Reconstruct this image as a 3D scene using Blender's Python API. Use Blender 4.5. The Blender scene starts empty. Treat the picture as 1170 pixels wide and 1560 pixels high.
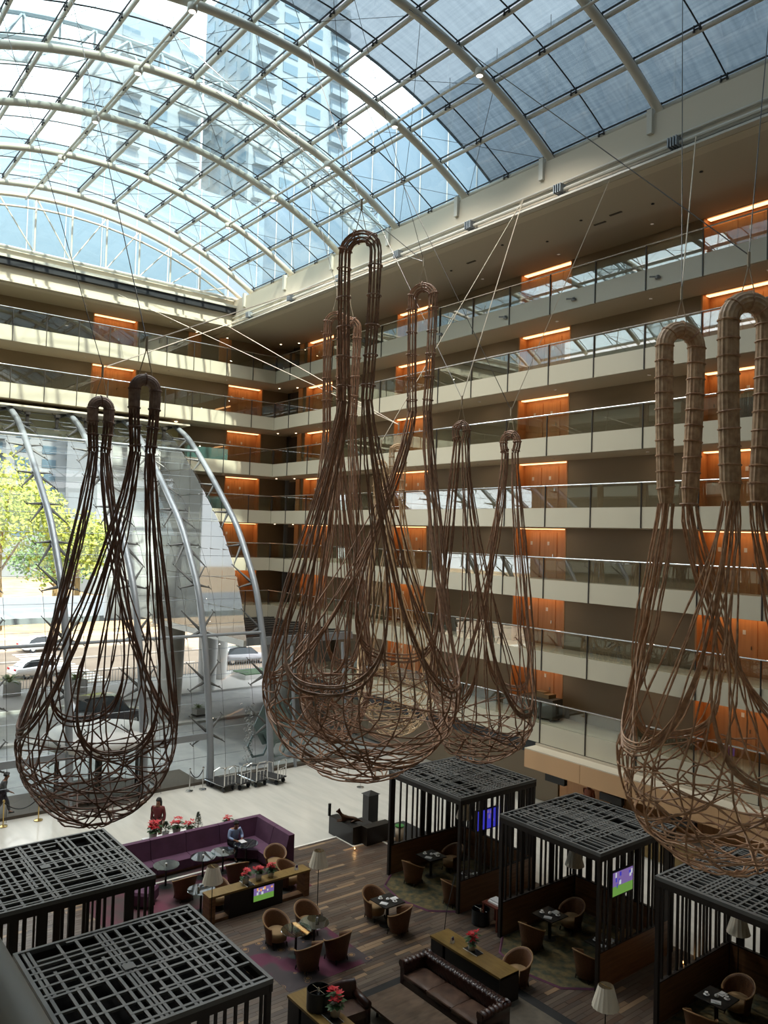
import bpy, math, random
from mathutils import Vector, Matrix
random.seed(7)
PI = math.pi
SC = bpy.context.scene
COL = SC.collection

# ------------------------------------------------------------------ camera
cd = bpy.data.cameras.new('camera'); cam = bpy.data.objects.new('camera', cd); COL.objects.link(cam)
cd.sensor_fit = 'VERTICAL'; cd.sensor_height = 36.0; cd.lens = 36.0 * 1210.0 / 1560.0
cd.clip_start = 0.05; cd.clip_end = 900
cr = Vector((-0.62327, -0.781431, 0.030002)); cu = Vector((-0.0044352, 0.0418971, 0.9991121)); cf = Vector((0.781994, -0.622584, 0.0295790))
m = Matrix(((cr.x, cu.x, -cf.x, 0), (cr.y, cu.y, -cf.y, 0), (cr.z, cu.z, -cf.z, 11.8), (0, 0, 0, 1)))
cam.matrix_world = m
SC.camera = cam

# ------------------------------------------------------------------ world, sun, exposure
W = bpy.data.worlds.new('world'); SC.world = W; W.use_nodes = True
nt = W.node_tree; nt.nodes.clear()
out = nt.nodes.new('ShaderNodeOutputWorld'); bg = nt.nodes.new('ShaderNodeBackground')
tc = nt.nodes.new('ShaderNodeTexCoord'); nz = nt.nodes.new('ShaderNodeTexNoise'); rp = nt.nodes.new('ShaderNodeValToRGB')
nz.inputs['Scale'].default_value = 2.2; nz.inputs['Detail'].default_value = 5
rp.color_ramp.elements[0].position = 0.36; rp.color_ramp.elements[0].color = (0.74, 0.89, 1.0, 1)
rp.color_ramp.elements[1].position = 0.55; rp.color_ramp.elements[1].color = (1, 1, 1, 1)
nt.links.new(tc.outputs['Generated'], nz.inputs['Vector']); nt.links.new(nz.outputs['Fac'], rp.inputs['Fac'])
nt.links.new(rp.outputs['Color'], bg.inputs['Color']); bg.inputs['Strength'].default_value = 1.7
nt.links.new(bg.outputs[0], out.inputs[0])
sl = bpy.data.lights.new('sun', 'SUN'); sun = bpy.data.objects.new('sun', sl); COL.objects.link(sun)
sl.energy = 5.5; sl.angle = 0.02; sl.color = (1.0, 0.88, 0.72)
sun.rotation_euler = Vector((0.62, -0.12, -0.78)).to_track_quat('-Z', 'Y').to_euler()
SC.view_settings.view_transform = 'Standard'; SC.view_settings.look = 'None'
SC.view_settings.exposure = 1.25; SC.view_settings.gamma = 1.0
SC.view_settings.use_curve_mapping = False
cy = SC.cycles
cy.max_bounces = 12; cy.diffuse_bounces = 5; cy.glossy_bounces = 4; cy.transmission_bounces = 6; cy.transparent_max_bounces = 24
cy.sample_clamp_indirect = 6.0; cy.caustics_reflective = False; cy.caustics_refractive = False
cy.use_denoising = True

# ------------------------------------------------------------------ materials
MATS = {}
def srgb(r, g, b):
    f = lambda c: (c / 255 / 12.92) if c / 255 <= 0.04045 else ((c / 255 + 0.055) / 1.055) ** 2.4
    return (f(r), f(g), f(b), 1)
def mat(name, c, rough=0.6, metal=0.0, noise=None, bump=0.0, emit=None, spec=0.5, coat=0.0):
    """noise = (second colour, scale, stretch)"""
    if name in MATS: return MATS[name]
    M = bpy.data.materials.new(name); M.use_nodes = True; MATS[name] = M
    n = M.node_tree.nodes; l = M.node_tree.links; b = n['Principled BSDF']
    b.inputs['Base Color'].default_value = c; b.inputs['Roughness'].default_value = rough
    b.inputs['Metallic'].default_value = metal; b.inputs['Specular IOR Level'].default_value = spec
    b.inputs['Coat Weight'].default_value = coat
    if noise:
        c2, scale, st = noise
        t = n.new('ShaderNodeTexCoord'); mp = n.new('ShaderNodeMapping'); z = n.new('ShaderNodeTexNoise'); r = n.new('ShaderNodeValToRGB')
        mp.inputs['Scale'].default_value = st; z.inputs['Scale'].default_value = scale; z.inputs['Detail'].default_value = 4
        r.color_ramp.elements[0].position = 0.35; r.color_ramp.elements[0].color = c
        r.color_ramp.elements[1].position = 0.68; r.color_ramp.elements[1].color = c2
        l.new(t.outputs['Object'], mp.inputs[0]); l.new(mp.outputs[0], z.inputs['Vector']); l.new(z.outputs['Fac'], r.inputs[0]); l.new(r.outputs[0], b.inputs['Base Color'])
        if bump:
            bp = n.new('ShaderNodeBump'); bp.inputs['Strength'].default_value = bump; bp.inputs['Distance'].default_value = 0.02
            l.new(z.outputs['Fac'], bp.inputs['Height']); l.new(bp.outputs[0], b.inputs['Normal'])
    if emit:
        b.inputs['Emission Color'].default_value = emit[0]; b.inputs['Emission Strength'].default_value = emit[1]
    return M
def glass(name, tint, refl=1.0, rough=0.0, base=0.0, haze=0.0, hazecol=(.6, .65, .68, 1)):
    """thin architectural pane: fresnel mirror over a tinted clear sheet, haze = share of translucent scatter"""
    if name in MATS: return MATS[name]
    M = bpy.data.materials.new(name); M.use_nodes = True; MATS[name] = M
    n = M.node_tree.nodes; l = M.node_tree.links; n.clear()
    o = n.new('ShaderNodeOutputMaterial'); mx = n.new('ShaderNodeMixShader'); t = n.new('ShaderNodeBsdfTransparent'); g = n.new('ShaderNodeBsdfGlossy')
    lw = n.new('ShaderNodeLayerWeight'); lw.inputs['Blend'].default_value = 0.5; pw = n.new('ShaderNodeMath'); pw.operation = 'POWER'; pw.inputs[1].default_value = 4.5; l.new(lw.outputs['Facing'], pw.inputs[0])
    fr = n.new('ShaderNodeMath'); fr.operation = 'MULTIPLY_ADD'; fr.inputs[1].default_value = 0.92; fr.inputs[2].default_value = 0.06; l.new(pw.outputs[0], fr.inputs[0]); mth = n.new('ShaderNodeMath'); mth.operation = 'MULTIPLY_ADD'; mth.use_clamp = True
    mth.inputs[1].default_value = refl; mth.inputs[2].default_value = base
    t.inputs[0].default_value = tint; g.inputs['Roughness'].default_value = rough; g.inputs[0].default_value = (1, 1, 1, 1)
    l.new(fr.outputs[0], mth.inputs[0]); l.new(mth.outputs[0], mx.inputs[0])
    if haze:
        d = n.new('ShaderNodeBsdfTranslucent'); d.inputs[0].default_value = hazecol; m2 = n.new('ShaderNodeMixShader'); m2.inputs[0].default_value = haze
        l.new(t.outputs[0], m2.inputs[1]); l.new(d.outputs[0], m2.inputs[2]); l.new(m2.outputs[0], mx.inputs[1])
    else: l.new(t.outputs[0], mx.inputs[1])
    l.new(g.outputs[0], mx.inputs[2]); l.new(mx.outputs[0], o.inputs[0])
    return M
def emis(name, c, s): return mat(name, (0.02, 0.02, 0.02, 1), 0.5, emit=(c, s))

beige = mat('beige_paint', srgb(200, 190, 170), 0.7, noise=(srgb(192, 182, 162), 0.6, (1, 1, 1)))
soffit = mat('soffit_paint', srgb(186, 175, 156), 0.75, noise=(srgb(180, 169, 150), 0.5, (1, 1, 1)))
wallp = mat('wall_panel', srgb(138, 121, 97), 0.6, noise=(srgb(132, 115, 92), 1.2, (1, 1, 1)))
darkwall = mat('dark_wall', srgb(80, 72, 62), 0.7)
fascia_m = mat('fascia_panel', srgb(186, 180, 160), 0.35)
metal_w = mat('painted_steel', srgb(188, 184, 172), 0.35)
metal_g = mat('grey_steel', srgb(140, 145, 150), 0.35, 0.3)
metal_d = mat('dark_steel', srgb(62, 58, 54), 0.4, 0.4)
chrome = mat('chrome', srgb(215, 215, 215), 0.15, 1.0)
brass = mat('brass', srgb(205, 175, 110), 0.25, 1.0)
gask = mat('black_gasket', srgb(22, 24, 28), 0.6)
black = mat('black_lacquer', srgb(20, 19, 18), 0.45)
lattice = mat('lattice_paint', srgb(100, 102, 101), 0.6)
slat_m = mat('dark_slat', srgb(34, 28, 24), 0.55)
orange_w = mat('orange_veneer', srgb(206, 150, 98), 0.45, noise=(srgb(190, 132, 82), 1.5, (6, 6, 0.6)))
stone = mat('lobby_stone', srgb(212, 208, 198), 0.16, noise=(srgb(200, 197, 188), 0.9, (0.5, 3, 1)))
brownpanel = mat('brown_panel', srgb(134, 98, 66), 0.45, noise=(srgb(104, 72, 46), 3, (1, 1, 6)))
oakc = mat('counter_veneer', srgb(132, 108, 62), 0.3, noise=(srgb(116, 92, 50), 2.5, (1, 5, 1)))
tablew = mat('table_veneer', srgb(104, 84, 66), 0.45, noise=(srgb(84, 66, 52), 3, (5, 1, 1)))
wicker = mat('wicker', srgb(112, 74, 44), 0.6, noise=(srgb(84, 54, 30), 30, (1, 1, 3)), bump=0.4)
tanfab = mat('tan_fabric', srgb(150, 122, 86), 0.85)
purple = mat('purple_velvet', srgb(92, 56, 82), 0.8, noise=(srgb(78, 46, 70), 2, (1, 1, 1)))
leather = mat('oxblood_leather', srgb(62, 34, 28), 0.32, noise=(srgb(44, 24, 20), 5, (1, 1, 1)), coat=0.3)
leather2 = mat('worn_leather', srgb(96, 72, 58), 0.42, noise=(srgb(70, 48, 38), 4, (1, 1, 1)))
shade_m = mat('lamp_shade_cloth', srgb(222, 214, 196), 0.8)
whitem = mat('white_china', srgb(232, 232, 232), 0.3)
red_m = mat('poinsettia_red', srgb(190, 30, 40), 0.6)
leaf_m = mat('leaf_green', srgb(42, 78, 36), 0.6)
carpet = mat('dark_carpet', srgb(66, 58, 56), 0.95, noise=(srgb(92, 44, 66), 0.9, (1, 1, 1)))
carpet2 = mat('green_carpet', srgb(58, 62, 48), 0.95, noise=(srgb(112, 96, 60), 4.5, (1, 1, 1)))
greyrug = mat('grey_rug', srgb(104, 96, 84), 0.95, noise=(srgb(92, 86, 76), 6, (1, 1, 1)))
border = mat('rug_border', srgb(40, 40, 40), 0.9)
paving = mat('grey_paving', srgb(172, 173, 172), 0.8, noise=(srgb(156, 158, 158), 1.0, (1, 1, 1)))
asphalt = mat('asphalt', srgb(150, 134, 116), 0.9, noise=(srgb(138, 122, 106), 0.5, (1, 1, 1)))
plaza = mat('plaza_ground', srgb(176, 154, 124), 0.9, noise=(srgb(150, 128, 98), 0.3, (1, 1, 1)))
concrete = mat('pale_concrete', srgb(190, 188, 184), 0.7)
bark = mat('tree_bark', srgb(120, 104, 70), 0.9)
def cane(name, c, c2): return mat(name, c, 0.55, noise=(c2, 7, (1, 1, 1)))
c_dark = cane('cane_dark', srgb(118, 84, 66), srgb(84, 60, 48))
c_mid = cane('cane_brown', srgb(160, 122, 94), srgb(118, 86, 64))
c_tan = cane('cane_tan', srgb(196, 156, 120), srgb(150, 112, 84))
c_straw = cane('cane_straw', srgb(224, 198, 160), srgb(190, 160, 124))
rope_m = mat('natural_rope', srgb(176, 160, 136), 0.8)
cable_m = mat('steel_cable', srgb(70, 66, 62), 0.5, 0.3)
cord_m = mat('pale_cord', srgb(196, 184, 164), 0.7)
roofglass = glass('roof_glass', (0.66, 0.80, 0.84, 1), 0.7, haze=0.07, hazecol=(.58, .74, .80, 1))
facglass = glass('facade_glass', (0.93, 0.96, 0.95, 1), 0.7)
balglass = glass('balcony_glass', (0.80, 0.84, 0.80, 1), 1.6, base=0.03)
sideglass = mat('return_reflection_grey', srgb(112, 113, 112), 0.04, spec=.9)  # opaque grey colour stands in for the pale reflection on the panes
tabglass = glass('table_glass', (0.45, 0.55, 0.55, 1), 1.8, base=0.08)
cloth_m = glass('sun_cloth', (0.17, 0.18, 0.20, 1), 0.15, rough=0.4, haze=0.45, hazecol=(.27, .28, .30, 1))
lit = emis('warm_strip', (1.0, 0.53, 0.22, 1), 1.6)
spotm = emis('downlight_lamp', (1.0, 0.75, 0.45, 1), 3.0)
candle = emis('candle_flame', (1.0, 0.5, 0.15, 1), 5.0)

nt_ = cloth_m.node_tree; tl = [x for x in nt_.nodes if x.type == 'BSDF_TRANSLUCENT'][0]
tcx = nt_.nodes.new('ShaderNodeTexCoord'); rpx = nt_.nodes.new('ShaderNodeValToRGB')
rpx.color_ramp.elements[0].position = .3; rpx.color_ramp.elements[0].color = (.15, .165, .19, 1); rpx.color_ramp.elements[1].position = .7; rpx.color_ramp.elements[1].color = (.36, .37, .39, 1)
mixv = nt_.nodes.new('ShaderNodeMath'); mixv.operation = 'ADD'; hv = nt_.nodes.new('ShaderNodeMath'); hv.operation = 'MULTIPLY'; hv.inputs[1].default_value = .5
for q_, st_ in enumerate(((3.0, .25, .25), (.25, 6.0, 6.0))):
    mpx = nt_.nodes.new('ShaderNodeMapping'); mpx.inputs['Scale'].default_value = st_; nzx = nt_.nodes.new('ShaderNodeTexNoise'); nzx.inputs['Scale'].default_value = 2.0; nzx.inputs['Detail'].default_value = 6
    nt_.links.new(tcx.outputs['Object'], mpx.inputs[0]); nt_.links.new(mpx.outputs[0], nzx.inputs['Vector']); nt_.links.new(nzx.outputs['Fac'], mixv.inputs[q_])
nt_.links.new(mixv.outputs[0], hv.inputs[0]); nt_.links.new(hv.outputs[0], rpx.inputs[0]); nt_.links.new(rpx.outputs[0], tl.inputs[0])

# wooden planks: colour differs from board to board
PL = bpy.data.materials.new('floor_planks'); PL.use_nodes = True
n = PL.node_tree.nodes; l = PL.node_tree.links; b = n['Principled BSDF']; b.inputs['Roughness'].default_value = 0.42
oi = n.new('ShaderNodeObjectInfo'); ge = n.new('ShaderNodeNewGeometry'); ad = n.new('ShaderNodeMath'); ad.operation = 'ADD'; fr = n.new('ShaderNodeMath'); fr.operation = 'FRACT'
l.new(oi.outputs['Random'], ad.inputs[0]); l.new(ge.outputs['Random Per Island'], ad.inputs[1]); l.new(ad.outputs[0], fr.inputs[0])
r = n.new('ShaderNodeValToRGB'); e = r.color_ramp.elements
e[0].position = 0.0; e[0].color = srgb(70, 60, 54); e[1].position = 1.0; e[1].color = srgb(150, 126, 100)
for p, c in ((0.3, srgb(92, 80, 70)), (0.6, srgb(82, 64, 52)), (0.84, srgb(104, 92, 80)), (0.93, srgb(134, 108, 82))):
    q = e.new(p); q.color = c
l.new(fr.outputs[0], r.inputs[0]); l.new(r.outputs[0], b.inputs['Base Color'])

# ------------------------------------------------------------------ mesh building
class MB:
    def __init__(s): s.v = []; s.f = []; s.m = []
    def add(s, vs, fs, mi=0):
        o = len(s.v); s.v += [tuple(p) for p in vs]; s.f += [tuple(i + o for i in f) for f in fs]; s.m += [mi] * len(fs)
        return s
    def box(s, x0, y0, z0, x1, y1, z1, mi=0):
        if x0 > x1: x0, x1 = x1, x0
        if y0 > y1: y0, y1 = y1, y0
        if z0 > z1: z0, z1 = z1, z0
        return s.add([(x0, y0, z0), (x1, y0, z0), (x1, y1, z0), (x0, y1, z0), (x0, y0, z1), (x1, y0, z1), (x1, y1, z1), (x0, y1, z1)],
                     [(0, 3, 2, 1), (4, 5, 6, 7), (0, 1, 5, 4), (1, 2, 6, 5), (2, 3, 7, 6), (3, 0, 4, 7)], mi)
    def tube(s, pts, r, n=8, closed=False, mi=0, caps=True):
        P = [Vector(p) for p in pts]; N = len(P)
        rr = r if isinstance(r, (list, tuple)) else [r] * N
        t0 = (P[1] - P[0]).normalized(); up = Vector((0, 0, 1)) if abs(t0.z) < 0.9 else Vector((1, 0, 0))
        a = t0.cross(up).normalized(); vs = []
        for i, p in enumerate(P):
            if closed: t = P[(i + 1) % N] - P[i - 1]
            else: t = P[min(i + 1, N - 1)] - P[max(i - 1, 0)]
            if t.length < 1e-9: t = t0
            t = t.normalized(); a = a - t * a.dot(t)
            if a.length < 1e-6: a = t.orthogonal()
            a.normalize(); bb = t.cross(a)
            for k in range(n):
                th = 2 * PI * k / n; vs.append(p + (a * math.cos(th) + bb * math.sin(th)) * rr[i])
        fs = []
        for i in range(N if closed else N - 1):
            j = (i + 1) % N
            for k in range(n):
                k2 = (k + 1) % n; fs.append((i * n + k, i * n + k2, j * n + k2, j * n + k))
        if not closed and caps: fs += [tuple(reversed(range(n))), tuple((N - 1) * n + k for k in range(n))]
        return s.add(vs, fs, mi)
    def lathe(s, prof, n=16, c=(0, 0, 0), mi=0, sx=1, sy=1):
        vs = []; fs = []; N = len(prof)
        for (r, z) in prof:
            for k in range(n):
                th = 2 * PI * k / n; vs.append((c[0] + r * math.cos(th) * sx, c[1] + r * math.sin(th) * sy, c[2] + z))
        for i in range(N - 1):
            for k in range(n):
                k2 = (k + 1) % n; fs.append((i * n + k, i * n + k2, (i + 1) * n + k2, (i + 1) * n + k))
        fs += [tuple(reversed(range(n))), tuple((N - 1) * n + k for k in range(n))]
        return s.add(vs, fs, mi)
    def grid(s, rows, mi=0, closeu=False):
        R = len(rows); C_ = len(rows[0]); vs = [p for r in rows for p in r]; fs = []
        for i in range(R - 1):
            for k in range(C_ if closeu else C_ - 1):
                k2 = (k + 1) % C_; fs.append((i * C_ + k, i * C_ + k2, (i + 1) * C_ + k2, (i + 1) * C_ + k))
        return s.add(vs, fs, mi)
    def prism(s, poly, z0, z1, mi=0):
        n = len(poly); vs = [(x, y, z0) for x, y in poly] + [(x, y, z1) for x, y in poly]
        return s.add(vs, [tuple(reversed(range(n))), tuple(range(n, 2 * n))] + [(i, (i + 1) % n, (i + 1) % n + n, i + n) for i in range(n)], mi)
    def mesh(s, name, mats, smooth=False):
        me = bpy.data.meshes.new(name); me.from_pydata(s.v, [], s.f)
        for mm in (mats if isinstance(mats, (list, tuple)) else [mats]): me.materials.append(mm)
        if len(set(s.m)) > 1: me.polygons.foreach_set('material_index', s.m)
        if smooth: me.polygons.foreach_set('use_smooth', [True] * len(s.f))
        me.update(); return me
    def obj(s, name, mats, parent=None, smooth=False, loc=None):
        return link(name, s.mesh(name, mats, smooth), parent, loc)
def link(name, me, parent=None, loc=None, rz=None, scale=None):
    o = bpy.data.objects.new(name, me); COL.objects.link(o)
    if parent: o.parent = parent
    if loc is not None: o.location = loc
    if rz is not None: o.rotation_euler[2] = rz
    if scale is not None: o.scale = scale
    return o
def tag(o, label=None, cat=None, group=None, kind=None):
    if label: o['label'] = label
    if cat: o['category'] = cat
    if group: o['group'] = group
    if kind: o['kind'] = kind
    return o
def thing(name, label, cat, loc=(0, 0, 0), rz=0, group=None):
    return tag(link(name, None, None, loc, rz), label, cat, group)
def struct(name, loc=(0, 0, 0), label=None):
    return tag(link(name, None, None, loc), label, kind='structure')
def dup(root, loc, rz=0, label=None, group=None):
    r = root.copy(); COL.objects.link(r); r.location = loc; r.rotation_euler = (0, 0, rz)
    if label: r['label'] = label
    if group: r['group'] = group
    for ch in list(root.children):
        c = ch.copy(); COL.objects.link(c); c.parent = r
        for g in ch.children:
            d = g.copy(); COL.objects.link(d); d.parent = c
    return r
CUBES = {}
def unit(mm):
    if mm.name not in CUBES: CUBES[mm.name] = MB().box(0, 0, 0, 1, 1, 1).mesh('unit_' + mm.name, mm)
    return CUBES[mm.name]
def piece(name, mm, parent, x0, y0, z0, x1, y1, z1):
    return link(name, unit(mm), parent, (min(x0, x1), min(y0, y1), min(z0, z1)), None, (abs(x1 - x0), abs(y1 - y0), abs(z1 - z0)))

# ------------------------------------------------------------------ constants of the building
LV = [22.42 - 3.1 * k for k in range(7)]          # walkway floors, top first
CZ = 24.72                                       # soffit under the roof
AY, AZ, AR = -13.3, 9.45, 20.3                   # axis and radius of the vault
RIBX = [20.24 + 4.76 * k for k in range(-5, 6)]

# ------------------------------------------------------------------ floors
fl = struct('floor')
MB().box(-5, -30, -0.3, 34.3, 3, -0.012).obj('stone_slab', stone, fl)
wf = struct('floor_wood')
MB().box(8.0, -21.7, -0.02, 25.35, -4.0, -0.006).obj('underlay', gask, wf)
planks = []
x = 8.0
while x < 25.3:
    y = -21.7 + random.random() * -0.9
    while y < -4.0:
        ln = random.choice((0.7, 0.95, 1.2, 1.2)); y0 = max(y, -21.7); y1 = min(y + ln, -4.0)
        if y1 - y0 > 0.1 and not (x > 23.3 and y1 < -19.5) and not (x > 24.25 and y1 < -18.3): planks.append((x, y0, y1))
        y += ln
    x += 0.145
def inview(p):
    q = Vector(p) - Vector((0, 0, 11.8)); z = q.dot(cf)
    return z > 0 and abs(q.dot(cr) / z) < 0.5 and -0.66 < q.dot(cu) / z < 0.66
vis = sorted([p for p in planks if inview((p[0], (p[1] + p[2]) / 2, 0))], key=lambda p: (p[0] ** 2 + p[1] ** 2))
near = set(vis[:300])
far = MB()
for p in planks:
    h = 0.012 + random.random() * 0.003
    if p in near: piece('plank', PL, wf, p[0] + .003, p[1] + .003, -0.006, p[0] + 0.141, p[2] - .003, h)
    else: far.box(p[0] + .003, p[1] + .003, -0.006, p[0] + 0.141, p[2] - .003, h)
o = far.obj('far_planks', PL, wf); o['kind'] = 'stuff'
tb = MB()
for seg in ((25.36, -18.3, 25.46, -4), (24.2, -18.4, 25.46, -18.3), (24.2, -19.6, 24.3, -18.4), (23.2, -19.6, 24.3, -19.5), (23.2, -21.7, 23.3, -19.6)):
    tb.box(seg[0], seg[1], -0.01, seg[2], seg[3], 0.03)
tag(tb.obj('trim_1', mat('white_trim', srgb(226, 222, 212), 0.4)), kind='structure')

# ------------------------------------------------------------------ storeys of the right wall (y = -27) and the far wall (x = 45.9)
NX = [13.6 + 9.52 * k for k in range(-1, 4)]      # door recesses 3.05 wide
wr = struct('wall_right'); wl = struct('wall_far')
XE = 48.4
for k, z in enumerate(LV):
    top = CZ if k == 0 else z + 3.1 - 0.72
    xs = -4.0; y = -29.0
    for nx in NX:
        piece('wall_segment', wallp, wr, xs, y - 0.5, z, nx, y, top); xs = nx + 3.05
    piece('wall_segment', wallp, wr, xs, y - 0.5, z, 47.0, y, top)
    # joint lines of the wall cladding as slim grooves
for k, z in enumerate(LV[:6]):
    top = CZ if k == 0 else z + 3.1 - 0.72
    y0 = 3.0 if k < 2 else -19.65
    segs = [(-29.5, -27.4)] if k else [(-29.5, -18.4)]
    if k: segs.append((-24.8, -18.4 if k < 2 else -19.65))
    if k < 2: segs += [(-15.7, y0)]
    for a, b_ in segs: piece('wall_segment', wallp, wl, XE, a, z, XE + 0.5, b_, top)
sr = struct('walkway_slab')
for k, z in enumerate(LV):
    piece('slab', soffit, sr, -4, -29.5, z - 0.75, 49.0 if k < 6 else 41.0, -27.02, z)
for k, z in enumerate(LV[:6]):
    piece('slab', soffit, sr, 45.92, -27.02, z - 0.75, 49.0, 3.0 if k < 2 else -19.65, z)
nb = struct('wall_near')
piece('wall_panel', wallp, nb, -5, 2.5, 0, 49, 3.0, 26)
piece('wall_panel', wallp, nb, -5, -30, 0, -4.5, 3.0, 26)
for k, z in enumerate(LV):
    ye = -0.25 if k > 3 else 0.15
    piece('slab', soffit, nb, -4.5, ye, z - 0.75, 45.9, 2.5, z)
    if k != 4: piece('fascia', fascia_m, nb, -4.5, ye - .05, z - 0.72, 45.9, ye, z + 0.08)

# balustrades: every post, glass pane, white fascia panel is its own piece
post_m = metal_d
def balustrade(label, z, axis, c, pts, sgn):
    """axis 0: runs along x at y=c ; axis 1: runs along y at x=c ; sgn = side of the void"""
    t = thing('balustrade', label, 'balustrade', (0, 0, 0), 0, 'glass balustrades of the hotel walkways')
    def pc(nm, mm, a0, a1, d0, d1, z0, z1):
        if axis == 0: return piece(nm, mm, t, a0, c + sgn * d0, z0, a1, c + sgn * d1, z1)
        return piece(nm, mm, t, c + sgn * d0, a0, z0, c + sgn * d1, a1, z1)
    for i in range(len(pts) - 1):
        a, b_ = pts[i], pts[i + 1]
        pc('fascia_panel', fascia_m, a + 0.02, b_ - 0.02, 0.0, 0.05, z - 0.74, z + 0.08)
        pc('glass_pane', balglass, a + 0.03, b_ - 0.03, 0.02, 0.032, z + 0.09, z + 0.98)
    for a in pts:
        pc('post', post_m, a - 0.02, a + 0.02, 0.03, 0.085, z - 0.74, z + 1.02)
    r0 = (pts[0], c + sgn * 0.05, z + 1.04) if axis == 0 else (c + sgn * 0.05, pts[0], z + 1.04)
    r1 = (pts[-1], c + sgn * 0.05, z + 1.04) if axis == 0 else (c + sgn * 0.05, pts[-1], z + 1.04)
    MB().tube([r0, r1], 0.032, 8).obj('handrail', mat('handrail_steel', srgb(190, 190, 188), 0.25, 0.9), t)
ordn = ['topmost', 'second highest', 'third from the top', 'fourth from the top', 'fifth from the top', 'second lowest', 'lowest']
for k, z in enumerate(LV):
    n_ = 16 if k < 6 else 13
    balustrade('glass balustrade with white fascia panels along the right wall, %s walkway' % ordn[k], z, 0, -27.0,
               [8.34 + 2.38 * i for i in range(n_)] + ([45.87] if k < 6 else []), 1)
for k, z in enumerate(LV[:6]):
    pts = [-27.02, -25.22, -23.32, -21.07] + ([] if k < 2 else [-19.75]) + ([-19.31 + 1.745 * i for i in range(12)] if k < 2 else [])
    balustrade('glass balustrade on the far wall left of the corner, %s walkway' % ordn[k], z, 1, 45.9, pts, -1)
# teal planter boxes behind the far balustrades
for k in (2, 3):
    z = LV[k]
    tag(MB().box(46.6, -24.0, z, 47.0, -21.2, z + 0.85).box(46.62, -23.98, z + .85, 46.98, -21.22, z + .87).obj('planter_box', mat('teal_panel', srgb(80, 112, 112), 0.5)),
        'teal panel box behind the far balustrade, %s walkway' % ordn[k], 'planter', 'teal boxes on the far walkways')

# door recesses with orange veneer, lit from a cove strip
doorn = 0
def recess(a0, a1, z, top, axis, c, sgn, strip=True):
    """opening from a0 to a1; c = wall face, sgn away from the void"""
    global doorn
    doorn += 1
    t = struct('door_%d' % doorn)
    def pc(nm, mm, p0, p1, d0, d1, z0, z1, par=None):
        q = par or t
        if axis == 0: return piece(nm, mm, q, p0, c + sgn * d0, z0, p1, c + sgn * d1, z1)
        return piece(nm, mm, q, c + sgn * d0, p0, z0, c + sgn * d1, p1, z1)
    dp = 0.55
    pc('back_panel', orange_w, a0, a1, dp, dp + .06, z, top)
    pc('side_panel', orange_w, a0 - .05, a0 + .02, -0.02, dp, z, top); pc('side_panel', orange_w, a1 - .02, a1 + .05, -0.02, dp, z, top)
    pc('ceiling_panel', orange_w, a0, a1, 0, dp, top - 0.02, top + .02)
    w = a1 - a0
    if w > 2:
        for q0, q1, hx in ((a0 + w * .30, a0 + w * .62, a0 + w * .36), (a0 + w * .64, a0 + w * .96, a0 + w * .9)):
            pc('door_leaf', orange_w, q0, q1, dp - .03, dp, z, z + 2.15)
            pc('handle', chrome, hx, hx + .03, dp - .07, dp - .03, z + 1.0, z + 1.14)
            pc('number_plate', whitem, (q0 + q1) / 2 - .06, (q0 + q1) / 2 + .06, dp - .045, dp - .03, z + 1.55, z + 1.72)
    else:
        pc('door_leaf', darkwall, a0 + w * .25, a1 - w * .25, dp - .03, dp, z, z + 2.1)
    if strip: pc('light_strip', lit, a0 + .1, a1 - .1, 0.10, 0.34, top - 0.06, top - 0.03)
for k, z in enumerate(LV):
    top = CZ if k == 0 else z + 3.1 - 0.75
    for nx in NX[1:]:
        recess(nx, nx + 3.05, z, top, 0, -29.0, -1)
    if k < 6:
        if k: recess(-27.4, -24.8, z, top, 1, XE, 1)
        if k < 2: recess(-18.4, -15.7, z, top, 1, XE, 1)
# narrow wall pieces at the corner
for k, z in enumerate(LV[:6]):
    top = CZ if k == 0 else z + 3.1 - 0.75
    t = struct('trim_%d' % (k + 2))
    piece('veneer_panel', orange_w, t, 45.6, -29.0, z, 46.1, -28.93, top - .02)
    piece('veneer_panel', mat('dark_doorway', srgb(40, 34, 28), 0.6), t, 46.2, -29.0, z, 47.0, -28.97, z + 2.15)
    piece('lamp', spotm, t, 45.8, -28.7, top - .03, 45.88, -28.62, top - .005)
    piece('lamp', spotm, t, 47.0, -28.0, top - .03, 47.08, -27.92, top - .005)
    if k == 0:
        for yy in (-22.7, -24.9):
            piece('veneer_panel', orange_w, t, 48.36, yy, z, 48.4, yy + .9, CZ - .02)
            piece('lamp', spotm, t, 48.1, yy + .4, CZ - .03, 48.18, yy + .48, CZ - .005)
# downlight under the second walkway slab
tag(MB().lathe([(0.09, 0), (0.11, .02), (0.05, .03)], 10).obj('ceiling_spotlight', spotm, loc=(47.1, -20.6, LV[1] - .79)), 'single lit downlight under the second walkway of far wall', 'light')

# walkway downlights, invented as fill light, one between each pair of recesses
lampme = MB().lathe([(.05, -.015), (.07, -.01), (.07, 0)], 10).mesh('downlight', emis('fill_lens', (1, .8, .6, 1), .08))
wd = struct('trim_10'); wld = bpy.data.lights.new('walkway_fill', 'AREA'); wld.shape = 'DISK'; wld.size = .12; wld.energy = 2.0; wld.color = (1, .80, .60)
for k, z in enumerate(LV):
    top = CZ if k == 0 else z + 3.1 - 0.75
    P_ = [(8.8 + 4.76 * i, -28.0) for i in range(8)] + ([(47.1, -20.0 + 5.2 * i) for i in range(3 if k < 2 else 0)] if k < 6 else []) + ([(47.1, -24.0)] if k < 6 else [])
    for (px, py) in P_:
        link('downlight', lampme, wd, (px, py, top)); link('walkway_fill', wld, wd, (px, py, top - .03))
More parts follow.
